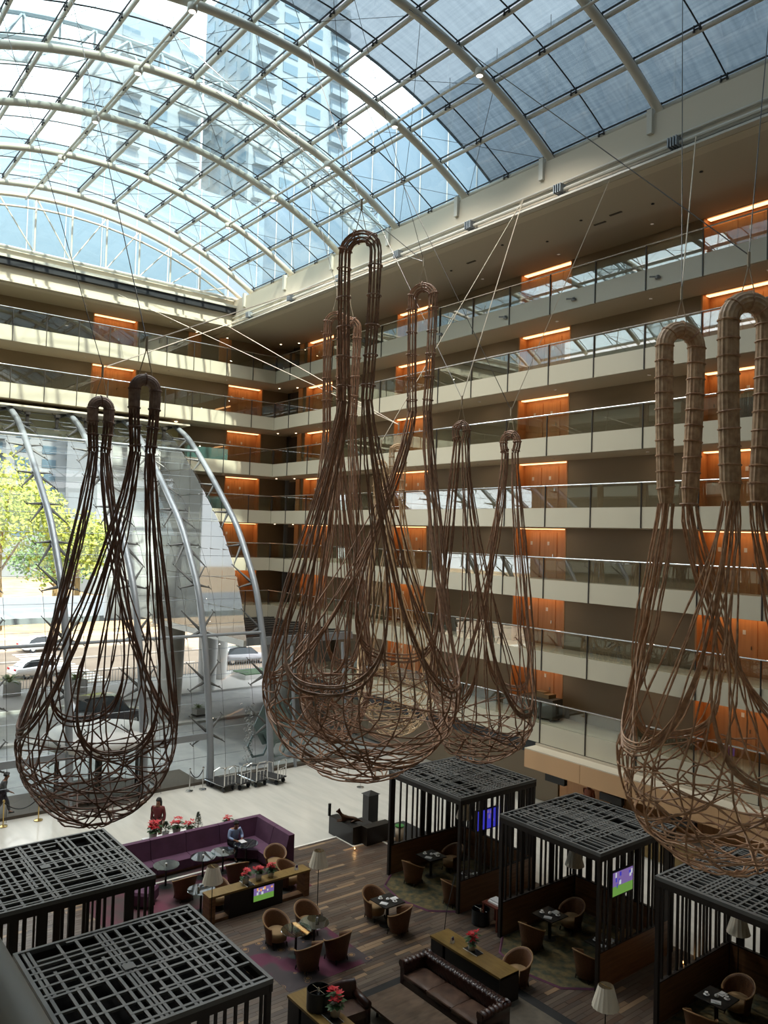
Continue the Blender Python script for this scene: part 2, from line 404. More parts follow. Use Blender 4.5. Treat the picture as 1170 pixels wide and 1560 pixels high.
# soffit of the roof opening and its upstands
ce = struct('ceiling')
piece('soffit', soffit, ce, -5, -30, CZ, 49.2, -23.55, CZ + .3)
piece('soffit', soffit, ce, -5, -2.9, CZ, 49.2, 3.0, CZ + .3)
piece('soffit', soffit, ce, 45.75, -23.55, CZ, 49.2, -2.9, CZ + .3)
piece('soffit', soffit, ce, -5, -23.55, CZ, -3.6, -2.9, CZ + .3)
up = struct('trim_8')
for (a, b_) in (((-3.6, -23.95), (49, -23.5)), ((-3.6, -3.1), (49, -2.6)), ((45.5, -23.5), (45.95, -3.1)), ((-3.9, -23.5), (-3.6, -3.1))):
    piece('upstand', beige, up, a[0], a[1], CZ - .08, b_[0], b_[1], 26.45)
piece('ledge', metal_w, up, -3.6, -23.5, 24.66, 45.5, -23.2, 24.74)
piece('ledge', gask, up, -3.6, -23.5, 24.80, 45.5, -23.38, 24.86)
MB().tube([(-3.6, -23.32, 24.98), (45.4, -23.32, 24.98)], 0.07, 8).obj('track_pipe', metal_w, up)
MB().tube([(-3.6, -23.4, 25.3), (45.4, -23.4, 25.3)], 0.05, 8).obj('track_pipe', metal_w, up)
piece('ledge', beige, up, 45.2, -23.5, 24.66, 45.5, -3.1, 24.8)
piece('gutter', metal_w, up, 45.1, -23.5, 25.9, 45.5, -3.1, 26.05)
piece('gutter', gask, up, 45.2, -23.5, 25.55, 45.5, -3.1, 25.88)
for rx in RIBX:
    if 8 < rx < 45:
        o = struct('trim_9'); o.name = 'trim_%d' % (20 + RIBX.index(rx))
        piece('rib_shoe', metal_w, o, rx - .1, -23.56, 25.75, rx + .1, -23.36, 26.6)
        for q in range(4): piece('fin', metal_g, o, rx - 1.2 + q * .1, -23.42, 24.86, rx - 1.16 + q * .1, -23.1, 25.18)

# soffit fittings: small black nozzles and vents
soff = [(20, -25.6), (17.2, -26.3), (24, -25.3), (28, -26), (14.6, -25.2), (33, -25.4), (22.4, -26.4), (37, -26)]
for sx, sy in soff:
    tag(MB().lathe([(.06, -.03), (.07, -.02), (.05, 0)], 8).obj('ceiling_nozzle', gask, loc=(sx, sy, CZ)), 'small black sprinkler nozzle in the beige roof soffit', 'sprinkler', 'sprinkler nozzles in the roof soffit')
for sx, sy in ((18.4, -26.1), (19.4, -26.45), (26.2, -25.9)):
    tag(MB().box(0, 0, -.03, .55, .1, 0).box(.05, .03, -.035, .5, .07, -.03).obj('slot_vent', darkwall, loc=(sx, sy, CZ)), 'dark slot vent set in the beige roof soffit', 'vent', 'slot vents in the roof soffit')

# cctv-like fittings on fascias
for q, (cx, k) in enumerate(((17.3, 0), (21.3, 0), (25.2, 0), (29.6, 0))):
    t = thing('fascia_camera', 'grey security camera on the topmost white fascia, %s from the right' % ('first', 'second', 'third', 'fourth')[q], 'camera', (cx, -26.94, LV[k] - .35), 0, 'cameras on the top fascia')
    MB().lathe([(.09, -.08), (.11, -.02), (.06, .06)], 10, (0, .05, 0)).obj('housing', metal_g, t); MB().tube([(0, .05, 0), (.28, .18, .03)], .035, 6).obj('bracket', metal_g, t)

# ------------------------------------------------------------------ skylight
sky = struct('skylight_roof')
def arc(dr, a0=-0.555, a1=0.555, n=28):
    return [(AY + (AR + dr) * math.sin(a0 + (a1 - a0) * i / n), AZ + (AR + dr) * math.cos(a0 + (a1 - a0) * i / n)) for i in range(n + 1)]
ribmesh = MB().tube([(0, y, z) for y, z in arc(0)], 0.155, 12).mesh('arch_rib', metal_w, True)
for rx in RIBX: link('arch_rib', ribmesh, sky, (rx, 0, 0))
DA = 1.885 / 20.3
gx = MB().tube([(0, y, z) for y, z in arc(.46)], 0.028, 6).mesh('pane_joint', gask)
xj = [RIBX[0] + 2.38 * i for i in range(21)]
for xx in xj: link('pane_joint', gx, sky, (xx + .12, 0, 0))
for i in range(-6, 7):
    th = i * DA; y = AY + (AR + .30) * math.sin(th); z = AZ + (AR + .30) * math.cos(th)
    MB().tube([(RIBX[0], y, z), (RIBX[-1] + .3, y, z)], 0.082 if i % 6 else .1, 10).obj('purlin', metal_w, sky, True)
    MB().box(RIBX[0], y + .07, z + .10, RIBX[-1] + .3, y + .11, z + .15).obj('purlin_joint', gask, sky)
fit = MB()
for dx in (-.11, .11):
    fit.tube([(dx, 0, .05), (dx, 0, .2)], .025, 5).lathe([(.045, 0), (.05, .03), (.02, .05)], 6, (dx, 0, -.02))
fit.box(-.13, -.02, .04, .13, .02, .07)
fitme = fit.mesh('glass_fitting', gask)
for xx in xj[5:]:
    for i in range(-6, 6):
        th = i * DA
        if AY + 20 * math.sin(th) > -5: continue
        link('glass_fitting', fitme, sky, (xx + .1, AY + (AR + .24) * math.sin(th) + .1, AZ + (AR + .24) * math.cos(th)))
for i in range(-6, 6):
    th0, th1 = i * DA + .0014, (i + 1) * DA - .0014; r1 = AR + .47
    pm = MB()
    p0 = (AY + r1 * math.sin(th0), AZ + r1 * math.cos(th0)); p1 = (AY + r1 * math.sin(th1), AZ + r1 * math.cos(th1)); 
    pm.add([(0.02, *p0), (2.36, *p0), (2.36, *p1), (0.02, *p1)], [(0, 1, 2, 3)])
    pmm = pm.mesh('roof_pane', roofglass)
    for xx in xj[:-1]: link('roof_pane', pmm, sky, (xx + .12, 0, 0))
# thin cross bracing under the panes
br = MB()
for rx in RIBX[5:]:
    for i in range(-6, 6, 2):
        for s_ in (0, 1):
            ta, tb_ = (i * DA, (i + 2) * DA) if s_ else ((i + 2) * DA, i * DA)
            br.tube([(rx, AY + (AR + .1) * math.sin(ta), AZ + (AR + .1) * math.cos(ta)), (rx + 4.76 if rx < 44 else rx, AY + (AR + .1) * math.sin(tb_), AZ + (AR + .1) * math.cos(tb_))], .010, 4)
o = br.obj('brace_rod', cable_m, sky); o['kind'] = 'stuff'
# cleaning rails hung under the vault, with lamps
vls = bpy.data.lights.new('vault_light', 'SPOT'); vls.energy = 950; vls.color = (1, .93, .84); vls.spot_size = 2.3; vls.spot_blend = .6; vls.shadow_soft_size = .15
for (i, dr) in ((1.35, -.35), (-3.45, -.35)):
    th = i * DA; y = AY + (AR + dr) * math.sin(th); z = AZ + (AR + dr) * math.cos(th)
    t = thing('service_rail', 'slim round service rail hung under the glass vault, %s of its crown' % ('left' if i > 0 else 'right'), 'rail')
    MB().tube([(RIBX[0], y, z), (45.2, y, z)], .05, 8).obj('tube', metal_w, t, True)
    for xx in xj[4:-1]: MB().tube([(xx + 1.2, y, z), (xx + 1.2, y, z + .45)], .012, 4).obj('hanger', metal_g, t)
    for xx in RIBX[5:-1]:
        g = thing('vault_lamp', 'small round lamp drum hung on the service rail of the glass vault', 'lamp', (xx - .35, y, z), 0, 'lamp drums under the glass vault')
        link('lamp_light', vls, g, (0, 0, -.22))
        MB().lathe([(.13, -.16), (.17, -.14), (.17, .08), (.08, .12)], 12).obj('drum', metal_w, g, True); MB().lathe([(.1, -.18), (.12, -.165)], 12).obj('lens', emis('vault_lens', (1, .93, .84, 1), 1.2), g)

# sun cloth over the near part of the roof
rows = []
for xx in [-4 + 28.2 * i / 20 for i in range(21)]:
    rows.append([(xx, y, z) for y, z in arc(.95, -.57, .57, 24)])
sc_ = thing('sun_cloth', 'dark woven sunshade cloth drawn over the near part of glass roof', 'sunshade')
MB().grid(rows).obj('cloth', cloth_m, sc_); MB().tube([(24.2, y, z) for y, z in arc(.95, -.57, .57, 24)], .06, 6).obj('edge_bar', gask, sc_)
# lattice gantry outside, above the glass
ga = thing('roof_gantry', 'arched blue-grey lattice gantry standing outside above the glass roof', 'gantry')
gm = mat('gantry_steel', srgb(120, 140, 150), 0.5)
for gx0, dr in ((32.5, 1.6), (34.3, 1.6), (33.4, 3.0)):
    MB().tube([(gx0, y, z) for y, z in arc(dr, -.62, .62, 30)], .11, 6).obj('chord', gm, ga)
web = MB(); A1, A2, A3 = arc(1.6, -.62, .62, 20), arc(1.6, -.62, .62, 20), arc(3.0, -.62, .62, 20)
for i in range(20):
    web.tube([(32.5, *A1[i]), (33.4, *A3[i])], .05, 4).tube([(34.3, *A2[i]), (33.4, *A3[i])], .05, 4).tube([(33.4, *A3[i]), (32.5, *A1[i + 1])], .05, 4).tube([(33.4, *A3[i]), (34.3, *A2[i + 1])], .05, 4).tube([(32.5, *A1[i]), (34.3, *A2[i])], .05, 4).tube([(32.5, *A1[i]), (34.3, *A2[i + 1])], .04, 4)
web.obj('web', gm, ga)
MB().grid([[(32.6, y, z) for y, z in arc(1.5, -.6, .6, 20)], [(34.2, y, z) for y, z in arc(1.5, -.6, .6, 20)]]).obj('walkway_mesh', glass('gantry_mesh', (.45, .5, .52, 1), .2, rough=.5, haze=.3), ga)
# lattice gable at the far end
gb = struct('gable_truss')
MB().tube([(45.3, y, z) for y, z in arc(-.15)], .12, 10).obj('arch_chord', metal_w, gb, True)
MB().tube([(45.3, y, z) for y, z in arc(-.75, -.5, .5)], .06, 8).obj('arch_chord', metal_w, gb, True)
MB().tube([(45.3, -23.9, 26.5), (45.3, -2.6, 26.5)], .1, 8).obj('tie_beam', metal_w, gb)
ys = [AY + 1.93 * i for i in range(-5, 6)]
hz = lambda y: AZ + math.sqrt(max((AR - .15) ** 2 - (y - AY) ** 2, 0))
for i, y in enumerate(ys):
    MB().tube([(45.3, y, 26.5), (45.3, y, hz(y))], .055, 6).obj('strut', metal_w, gb)
    if i < len(ys) - 1:
        a, b_ = (26.5, hz(ys[i + 1])) if y >= AY else (hz(y), 26.5)
        MB().tube([(45.3, y, a), (45.3, ys[i + 1], b_)], .04, 6).obj('diagonal', metal_w, gb)
for i in range(len(ys) - 1):
    y0, y1 = ys[i], ys[i + 1]
    MB().add([(45.75, y0 + .02, 26.45), (45.75, y1 - .02, 26.45), (45.75, y1 - .02, hz(y1)), (45.75, y0 + .02, hz(y0))], [(0, 1, 2, 3)]).obj('gable_pane', roofglass, gb)

# ------------------------------------------------------------------ curved glass facade
PR = [(33.9, 0), (34.1, 1.8), (34.45, 3.7), (34.85, 5.6), (35.25, 6.9), (35.95, 8.8), (36.9, 10.3), (38.25, 12.05), (39.8, 13.45), (41.6, 14.95), (43.35, 16.3), (44.9, 17.35), (46.9, 18.25)]
def catm(P, m=6):
    o = []
    for i in range(len(P) - 1):
        p0, p1, p2, p3 = P[max(i - 1, 0)], P[i], P[i + 1], P[min(i + 2, len(P) - 1)]
        for k in range(m):
            t = k / m
            o.append(tuple(0.5 * (2 * p1[a] + (p2[a] - p0[a]) * t + (2 * p0[a] - 5 * p1[a] + 4 * p2[a] - p3[a]) * t * t + (3 * p1[a] - p0[a] - 3 * p2[a] + p3[a]) * t ** 3) for a in range(len(p1))))
    o.append(P[-1]); return o
PC = catm(PR, 6)
def resample(P, step):
    L = [0]
    for i in range(1, len(P)): L.append(L[-1] + math.dist(P[i], P[i - 1]))
    n_ = max(1, round(L[-1] / step)); o = []; j = 0
    for k in range(n_ + 1):
        s_ = L[-1] * k / n_
        while j < len(P) - 2 and L[j + 1] < s_: j += 1
        t = (s_ - L[j]) / max(L[j + 1] - L[j], 1e-9); o.append(tuple(P[j][a] + (P[j + 1][a] - P[j][a]) * t for a in range(len(P[0]))))
    return o
def offp(P):
    o = []
    for i, p in enumerate(P):
        a = P[max(i - 1, 0)]; b_ = P[min(i + 1, len(P) - 1)]; tx, tz = b_[0] - a[0], b_[1] - a[1]; L = math.hypot(tx, tz)
        d = 0.30 + 0.05 * min(1, p[1] / 6.0); o.append((p[0] + tz / L * d, p[1] - tx / L * d * .6))
    return o
GP = resample(offp(PC), 1.25)
fa = struct('window_1')
RY = [-20.4 + 3.2 * i for i in range(7)]
rib_f = MB().tube([(x_, 0, z_) for x_, z_ in PC], 0.16, 12).mesh('facade_rib', metal_g, True)
for y in RY:
    link('facade_rib', rib_f, fa, (0, y, 0))
    MB().box(33.75, y - .12, 0, 34.05, y + .12, .05).box(33.72, y - .03, .05, 34.1, y + .03, .35).obj('base_shoe', metal_g, fa)
PW = 1.6
for i in range(len(GP) - 1):
    (xa, za), (xb, zb) = GP[i], GP[i + 1]
    if za < -.1: continue
    g = MB().add([(xa, .012, za + .01), (xa, PW - .012, za + .01), (xb, PW - .012, zb - .01), (xb, .012, zb - .01)], [(0, 1, 2, 3)]).mesh('facade_pane', facglass)
    ed = MB().tube([(xb, 0, zb), (xb, PW, zb)], .012, 4).mesh('facade_joint', metal_g)
    for c in range(12):
        link('facade_pane', g, fa, (0, -19.6 + c * PW, 0))
        link('facade_joint', ed, fa, (0, -19.6 + c * PW, 0))
for (tx, tz) in ((35.15, 6.75), (43.4, 16.42)):
    MB().tube([(tx, -20.4, tz), (tx, 0, tz)], .075, 8).obj('cross_tube', metal_g, fa)
rods = MB()
for c in range(12):
    yy = -19.6 + c * PW
    rods.tube([(p[0] - .25, yy, p[1]) for p in GP], .008, 4)
o = rods.obj('tension_rod', cable_m, fa); o['kind'] = 'stuff'
# four-armed spiders on each rib
SP = []
RP = resample(PC, 2.5)
def near_gp(p):
    return min(range(len(GP)), key=lambda i: math.dist(GP[i], p))
for j in range(1, len(RP)):
    p = RP[j]; i0 = near_gp((p[0] + .25, p[1] - .15)); lo = tuple((GP[i0][a] + GP[max(i0 - 1, 0)][a]) / 2 for a in (0, 1)); hi = tuple((GP[i0][a] + GP[min(i0 + 1, len(GP) - 1)][a]) / 2 for a in (0, 1))
    for half in (0, 1):
        s_ = MB(); hub = Vector((p[0] + .18, 0, p[1] - .05)); s_.lathe([(.05, -.12), (.1, -.06), (.1, .06), (.05, .12)], 8, hub)
        for q in (lo, hi):
            for dy in ((-.8, .8) if not half else (.8,)):
                e_ = Vector((q[0] - .08, dy, q[1])); mid = (hub + e_) / 2
                s_.tube([hub, mid, e_], [.09, .06, .026], 6)
                for dd in (-.07, .07):
                    s_.tube([e_, e_ + Vector((.03, dd, dd))], .018, 5); s_.lathe([(.03, 0), (.035, .03)], 6, e_ + Vector((.03, dd, dd)))
        sm = s_.mesh('spider_bracket', mat('bracket_steel', srgb(92, 92, 90), 0.5, 0.2))
        for y in (RY[1:] if not half else RY[:1]): link('spider_bracket', sm, fa, (0, y, 0))
# hangers of the curtain fittings along the top
for i in range(9):
    y = -19.2 + i * 1.55
    o = MB().box(45.4, y - .12, 17.75, 45.75, y + .12, 17.9).box(45.5, y - .07, 17.2, 45.65, y + .07, 17.75).box(45.42, y - .13, 17.05, 45.73, y + .13, 17.2).obj('top_hanger', metal_d, fa)
# ground floor continuation of the facade beyond the last rib, header, posts and sill
ff = struct('window_2')
for (a, b_) in ((-20.8, -22.0), (-22.0, -23.6), (-23.6, -25.2), (-25.2, -26.8)):
    piece('facade_pane', facglass, ff, 34.5, b_ + .01, .1, 34.52, a - .01, 3.0); piece('facade_pane', facglass, ff, 35.0, b_ + .01, 3.02, 35.02, a - .01, 6.0)
for y in (-22.0, -25.2): MB().tube([(34.2, y, 0), (34.9, y, 6.0)], .09, 8).obj('post', metal_g, ff)
MB().box(34.2, -27, -.01, 34.6, 0, .12).obj('sill', darkwall, ff)
MB().box(34.15, -17.1, 2.05, 34.3, 0, 2.35).box(34.15, -17.3, 0, 34.3, -17.15, 2.35).box(34.15, -13.95, 0, 34.3, -13.85, 2.2).obj('header', metal_g, ff)
# low roof between the facade return and the far walkways
lr = struct('roof_low')
piece('roof_plate', mat('gloss_black_roof', srgb(40, 40, 42), 0.15), lr, 36.6, -27, 6.05, 45.9, -19.7, 6.25)
for i in range(9): piece('roof_rib', metal_d, lr, 37 + i, -27, 6.25, 37.08 + i, -19.7, 6.3)
piece('roof_edge', metal_g, lr, 36.4, -27, 5.9, 36.6, -19.7, 6.3)
# glass return wall outside, at right angles to the facade
rw = struct('window_3')
for i in range(8):
    for j in range(8):
        xa, xb = 35.4 + i * 1.45, 36.85 + i * 1.45; za, zb = 6.3 + j * 1.5, 7.8 + j * 1.5
        def gxat(z_):
            for p, q in zip(GP, GP[1:]):
                if p[1] <= z_ <= q[1]: return p[0] + (q[0] - p[0]) * (z_ - p[1]) / (q[1] - p[1])
            return 47.2
        if gxat(za) > xb - .05: continue
        cv = [(max(xa, gxat(za + (zb - za) * q / 8)), za + (zb - za) * q / 8) for q in range(9)]; cv = [p for p in cv if p[0] < xb - .03]
        poly = [(xb - .01, cv[-1][1] - .01), (xb - .01, za + .01)] + [(p[0] + .01, p[1] + (.01 if q == 0 else -.01)) for q, p in enumerate(cv)]
        if len(cv) < 2: continue
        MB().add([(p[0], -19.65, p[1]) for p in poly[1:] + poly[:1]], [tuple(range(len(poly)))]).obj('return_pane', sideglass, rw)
        if j % 2: MB().lathe([(.05, 0), (.05, .03)], 6, (xb - .05, -19.6, za)).lathe([(.05, 0), (.05, .03)], 6, (xb + .1, -19.6, za)).obj('glass_fitting', chrome, rw)
piece('edge_beam', concrete, rw, 35.6, -19.75, 6.0, 47.2, -19.6, 6.3)
# side return of wall beyond upper walkways
ww = struct('wall_exterior')
wp = mat('white_cladding', srgb(208, 206, 206), 0.5)
for i in range(3):
    for j in range(8):
        y1 = -16.7 - i * 1.0; piece('cladding_panel', wp, ww, 47.1, y1 - .99, 6.4 + j * 1.3, 47.5, y1, 7.68 + j * 1.3)
piece('canopy_plate', mat('canopy_grey', srgb(160, 164, 168), 0.5), ww, 49.2, -34, 6.0, 64, 4, 6.35)
piece('hotel_body', darkwall, ww, 49.0, -40, 17.9, 51.0, 6, 27)
# the overhanging upper storey beam that carries the facade top
piece('edge_beam', mat('olive_beam', srgb(176, 170, 126), .6), ww, 47.6, -21, 16.9, 49.0, 6, 18.2)
piece('edge_beam', beige, ww, 45.9, -21, 18.2, 49.0, 6, 18.3)

# ------------------------------------------------------------------ lower right: bulkhead, wall under the walkways
lo = struct('wall_lobby')
piece('dark_band', gask, lo, -4, -27.3, 2.55, 41, -27.0, 3.06)
piece('grey_wall', wallp, lo, 22.9, -29.0, 0, 41.0, -28.6, 3.0)
for i in range(9):
    x0 = 22.8 - 2.9 * i
    piece('bulkhead_panel', mat('peach_panel', srgb(186, 148, 108), 0.5), lo, x0 - 2.88, -26.9, 2.15, x0, -26.2, 2.92)
piece('bulkhead_top', beige, lo, -4, -27.2, 2.9, 22.8, -26.2, 2.95)
for i in range(14):
    x0 = 22.8 - 1.7 * i
    piece('veneer_panel', orange_w, lo, x0 - 1.68, -28.9, 0, x0, -28.6, 2.6)
piece('lobby_soffit', soffit, lo, -4, -29.5, 2.95, 22.8, -26.9, 3.05)
rcl = thing('service_counter', 'long pale stone service counter under the bulkhead', 'counter', (17.5, -27.2, 0))
MB().box(-4, -.35, 0, 4, .35, 1.0).obj('body', oakc, rcl); MB().box(-4.1, -.42, 1.0, 4.1, .42, 1.05).obj('top', stone, rcl)
for q, (x0, y0) in enumerate(((21.4, -26.6), (18.6, -26.5), (15.6, -26.5))):
    tt = thing('wall_display', 'black hanging display below the bulkhead, %s from the left' % ('first', 'second', 'third')[q], 'display', (x0, y0, 1.75), 0, 'displays below the bulkhead')
    MB().box(-.5, -.1, 0, .5, .1, .28).obj('housing', black, tt); MB().box(-.03, -.02, .28, .03, .02, .42).obj('bracket', metal_d, tt)
for i in range(5):
    tag(MB().lathe([(.035, 0), (.06, .01)], 8).obj('ceiling_spotlight', spotm, loc=(20.5 - 3 * i, -28.2, 2.94)), 'small lit downlight over the service counter', 'light', 'downlights over the service counter')

# hotel masses that close the atrium, plus an added block against the sun
mass = struct('building_mass')
hz_b = mat('tower_glass_blue', srgb(122, 142, 158), 0.4, noise=(srgb(106, 128, 150), .25, (1, 1, .3)))
piece('rear_block', darkwall, mass, -5, -34, 0, 49, -29.62, 26.9)
piece('parapet_block', hz_b, mass, -5, -30, 26.9, 60, -28, 35.8)
piece('parapet_block', hz_b, mass, 50, -28, 26.9, 52, 8, 35.0)
piece('sun_blocker', concrete, mass, -40, -60, 0, -6, 45, 74)  # unseen, added and sized to keep the sun off roof and forecourt
piece('ground_floor', darkwall, mass, 41, -34, 0, 49, -28.7, 6)
for i in range(26):
    piece('mullion', concrete, mass, 2 + 2.2 * i, -27.99, 26.9, 2.05 + 2.2 * i, -27.95, 35.8)
for i in range(16):
    piece('mullion', concrete, mass, 49.93, -27.5 + 2.2 * i, 26.9, 49.99, -27.45 + 2.2 * i, 35.0)

# ------------------------------------------------------------------ outside: ground, road, forecourt
gr = struct('ground_forecourt'); MB().box(34.4, -70, -.5, 58.5, 40, -.1).obj('paving', paving, gr)
for (a, b_) in ((45.5, 46.0), (53.6, 54.1)): MB().box(a, -60, -.1, b_, 40, .04).obj('kerb', concrete, gr)
MB().box(54.1, -60, -.1, 60.5, 40, .03).obj('footway', concrete, gr)
rd = struct('road'); MB().box(60.5, -160, -.5, 88, 90, -.12).obj('asphalt', asphalt, rd)
MB().box(88, -200, -.5, 240, 160, -.1).obj('plaza', plaza, rd)
for i in range(14):
    piece('zebra_bar', whitem, rd, 62 + i * 1.2, -22.5, -.12, 62.6 + i * 1.2, -19.2, -.112)
for yy in (67, 74, 81): 
    for i in range(30): piece('lane_mark', whitem, rd, yy, -110 + i * 6, -.12, yy + .15, -107 + i * 6, -.113)
MB().box(88, -160, -.1, 88.6, 90, .05).obj('kerb', concrete, rd)
colr = ((54.2, -26.9, .65), (47.9, -21.2, .75), (57.7, -29.7, .55), (43.8, -27.2, .6), (43.4, -31.4, .6))
colm = MB().lathe([(.62, 0), (.72, .3), (.8, 3), (.86, 6.1)], 20).mesh('forecourt_column', concrete, True)
for q, (x0, y0, r0) in enumerate(colr[:4]):
    tag(link('forecourt_column', colm, None, (x0, y0, -.1), None, (r0 / .75, r0 / .75, 1)), 'tall pale round column of the forecourt canopy, %s' % ('behind the second facade rib from the right', 'left of the third facade rib, thickest of the columns', 'right of the traffic side fence, slimmest of the columns', 'beyond the large central hanging basket')[q], kind='structure')
fn = thing('street_fence', 'long low metal bar fence between the forecourt and the road', 'fence', (60.2, 0, 0))
bars = MB()
for i in range(230): bars.box(-.012, -46 + i * .22, 0, .012, -45.976 + i * .22, .95)
o = bars.obj('bars', metal_g, fn); o['kind'] = 'stuff'
MB().box(-.02, -46, .95, .02, 5, 1.0).obj('rail', metal_g, fn); MB().box(-.02, -46, .1, .02, 5, .14).obj('rail', metal_g, fn)

# cars
def car(label, loc, rz, paint, suv=0.0):
    pm = mat(paint[0], paint[1], 0.25, 0.2, coat=.5); t = thing('car', label, 'car', loc, rz)
    h = 1.42 + suv; b_ = MB(); secs = []
    prof = [(-2.2, .55, .45, .78), (-2.1, .72, .3, .86), (-1.4, .84, .28, .92), (-.6, .88, .28, .93), (.6, .9, .28, .93), (1.6, .86 + suv * .5, .28, .92), (2.15, .84 + suv * .6, .3, .86), (2.25, .6, .42, .78)]
    rows = [[(x_, -w, lo_), (x_, -w - .02, (lo_ + tp) / 2), (x_, -w + .08, tp), (x_, 0, tp + .03), (x_, w - .08, tp), (x_, w + .02, (lo_ + tp) / 2), (x_, w, lo_)] for (x_, tp, lo_, w) in prof]
    b_.grid(rows, closeu=True).add(rows[0], [tuple(range(7))]).add(rows[-1], [tuple(reversed(range(7)))]).obj('body', pm, t, True)
    cb = [(-1.15, .88), (-.45, h - .04), (.2, h), (1.0, h - .03), (1.5 + suv * 1.2, h - .1 if suv else 1.15), (1.75 + suv, .9 + suv * .5)]
    rows = [[(x_, -.78 if z_ < 1 else -.64, z_), (x_, 0, z_ + .03), (x_, .78 if z_ < 1 else .64, z_)] for x_, z_ in cb]
    MB().grid(rows).obj('roof', pm, t, True)
    gl = mat('car_window', srgb(50, 58, 64), 0.1); sd = MB()
    for s_ in (-1, 1):
        sd.add([(x_, s_ * (.80 if z_ < 1 else .655), z_ - .05) for x_, z_ in cb] , [tuple(range(len(cb)))])
    sd.add([(-1.2, -.6, .9), (-1.2, .6, .9), (-.5, .56, h - .05), (-.5, -.56, h - .05)], [(0, 1, 2, 3)]).obj('window', gl, t)
    for sx in (-1.35, 1.4):
        for sy in (-.82, .82):
            w = MB().tube([(sx, sy - .1, .32), (sx, sy + .1, .32)], .32, 14).obj('wheel', gask, t)
            MB().tube([(sx, sy - .11, .32), (sx, sy + .11, .32)], .19, 8).obj('hub_cap', chrome, w)
    MB().box(-2.24, -.7, .62, -2.16, -.45, .72).box(-2.24, .45, .62, -2.16, .7, .72).obj('headlight', whitem, t)
    MB().box(2.2, -.72, .68, 2.26, -.42, .82).box(2.2, .42, .68, 2.26, .72, .82).obj('tail_light', red_m, t)
car('white sedan on the road nearest the fence, seen through the facade', (66.3, -18.4, -.12), 1.75, ('white_paint', srgb(236, 236, 236)))
car('white sedan farther out on the road, above the nearer white sedan', (79.5, -22.3, -.12), 1.75, ('white_paint', srgb(236, 236, 236)))
car('dark grey off-roader parked on the forecourt behind left hanging basket', (48.0, -17.3, -.1), 1.57, ('graphite_paint', srgb(60, 60, 64)), .42)
car('silver grey hatchback on the road behind the planted bed', (64.5, -35.5, -.12), 1.5, ('silver_paint', srgb(150, 150, 154)), .1)
car('white and red estate car on the road behind the central basket', (66.5, -43.5, -.12), 1.5, ('pearl_paint', srgb(222, 216, 212)), .3)
car('pale parked sedan at the left edge of the road', (81, -14.5, -.12), 1.7, ('sand_paint', srgb(190, 170, 150)))

# planters with cycads
for q, (x0, y0) in enumerate(((59.0, -14.4), (58.0, -18.6), (47.2, -22.9))):
    t = thing('planter', ('square stone planter with a spiky cycad left of the first facade rib', 'square stone planter with a spiky cycad right of the first facade rib', 'small stone planter with a cycad beside the thick column')[q], 'planter', (x0, y0, -.1), .1)
    s_ = 1 if q < 2 else .5
    MB().box(-.6 * s_, -.6 * s_, .15, .6 * s_, .6 * s_, 1.0 * s_).obj('pot', concrete, t); MB().box(-.68 * s_, -.68 * s_, .05, .68 * s_, .68 * s_, .12).obj('stand', metal_d, t)
    fr_ = MB(); rnd = random.Random(q)
    for i in range(26):
        a = i * 2.4; e_ = .3 + rnd.random() * .9; L = 1.1 * s_; pts = []
        for k in range(5):
            u = k / 4; pts.append((math.cos(a) * L * u * math.cos(e_ * (1 - .5 * u)), math.sin(a) * L * u * math.cos(e_ * (1 - .5 * u)), 1.0 * s_ + L * u * math.sin(e_) - .45 * L * u * u))
        w = .09 * s_; nx_, ny_ = -math.sin(a) * w, math.cos(a) * w
        vs = []
        for k, p in enumerate(pts):
            ww_ = (1 - abs(k / 4 - .4)) if k < 4 else .05; vs += [(p[0] + nx_ * ww_, p[1] + ny_ * ww_, p[2]), (p[0] - nx_ * ww_, p[1] - ny_ * ww_, p[2])]
        fr_.add(vs, [(2 * k, 2 * k + 1, 2 * k + 3, 2 * k + 2) for k in range(4)])
    fr_.obj('fronds', mat('cycad_green', srgb(120, 138, 84), .6), t)
# raised bed, grass strip
t = thing('planting_bed', 'low glass-edged bed with clipped grass on the footway', 'planter', (57.4, -33.6, .0)); MB().box(-1.2, -2.4, 0, 1.2, 2.4, .35).obj('curb', concrete, t); MB().box(-1.1, -2.3, .35, 1.1, 2.3, .42).obj('turf', leaf_m, t)

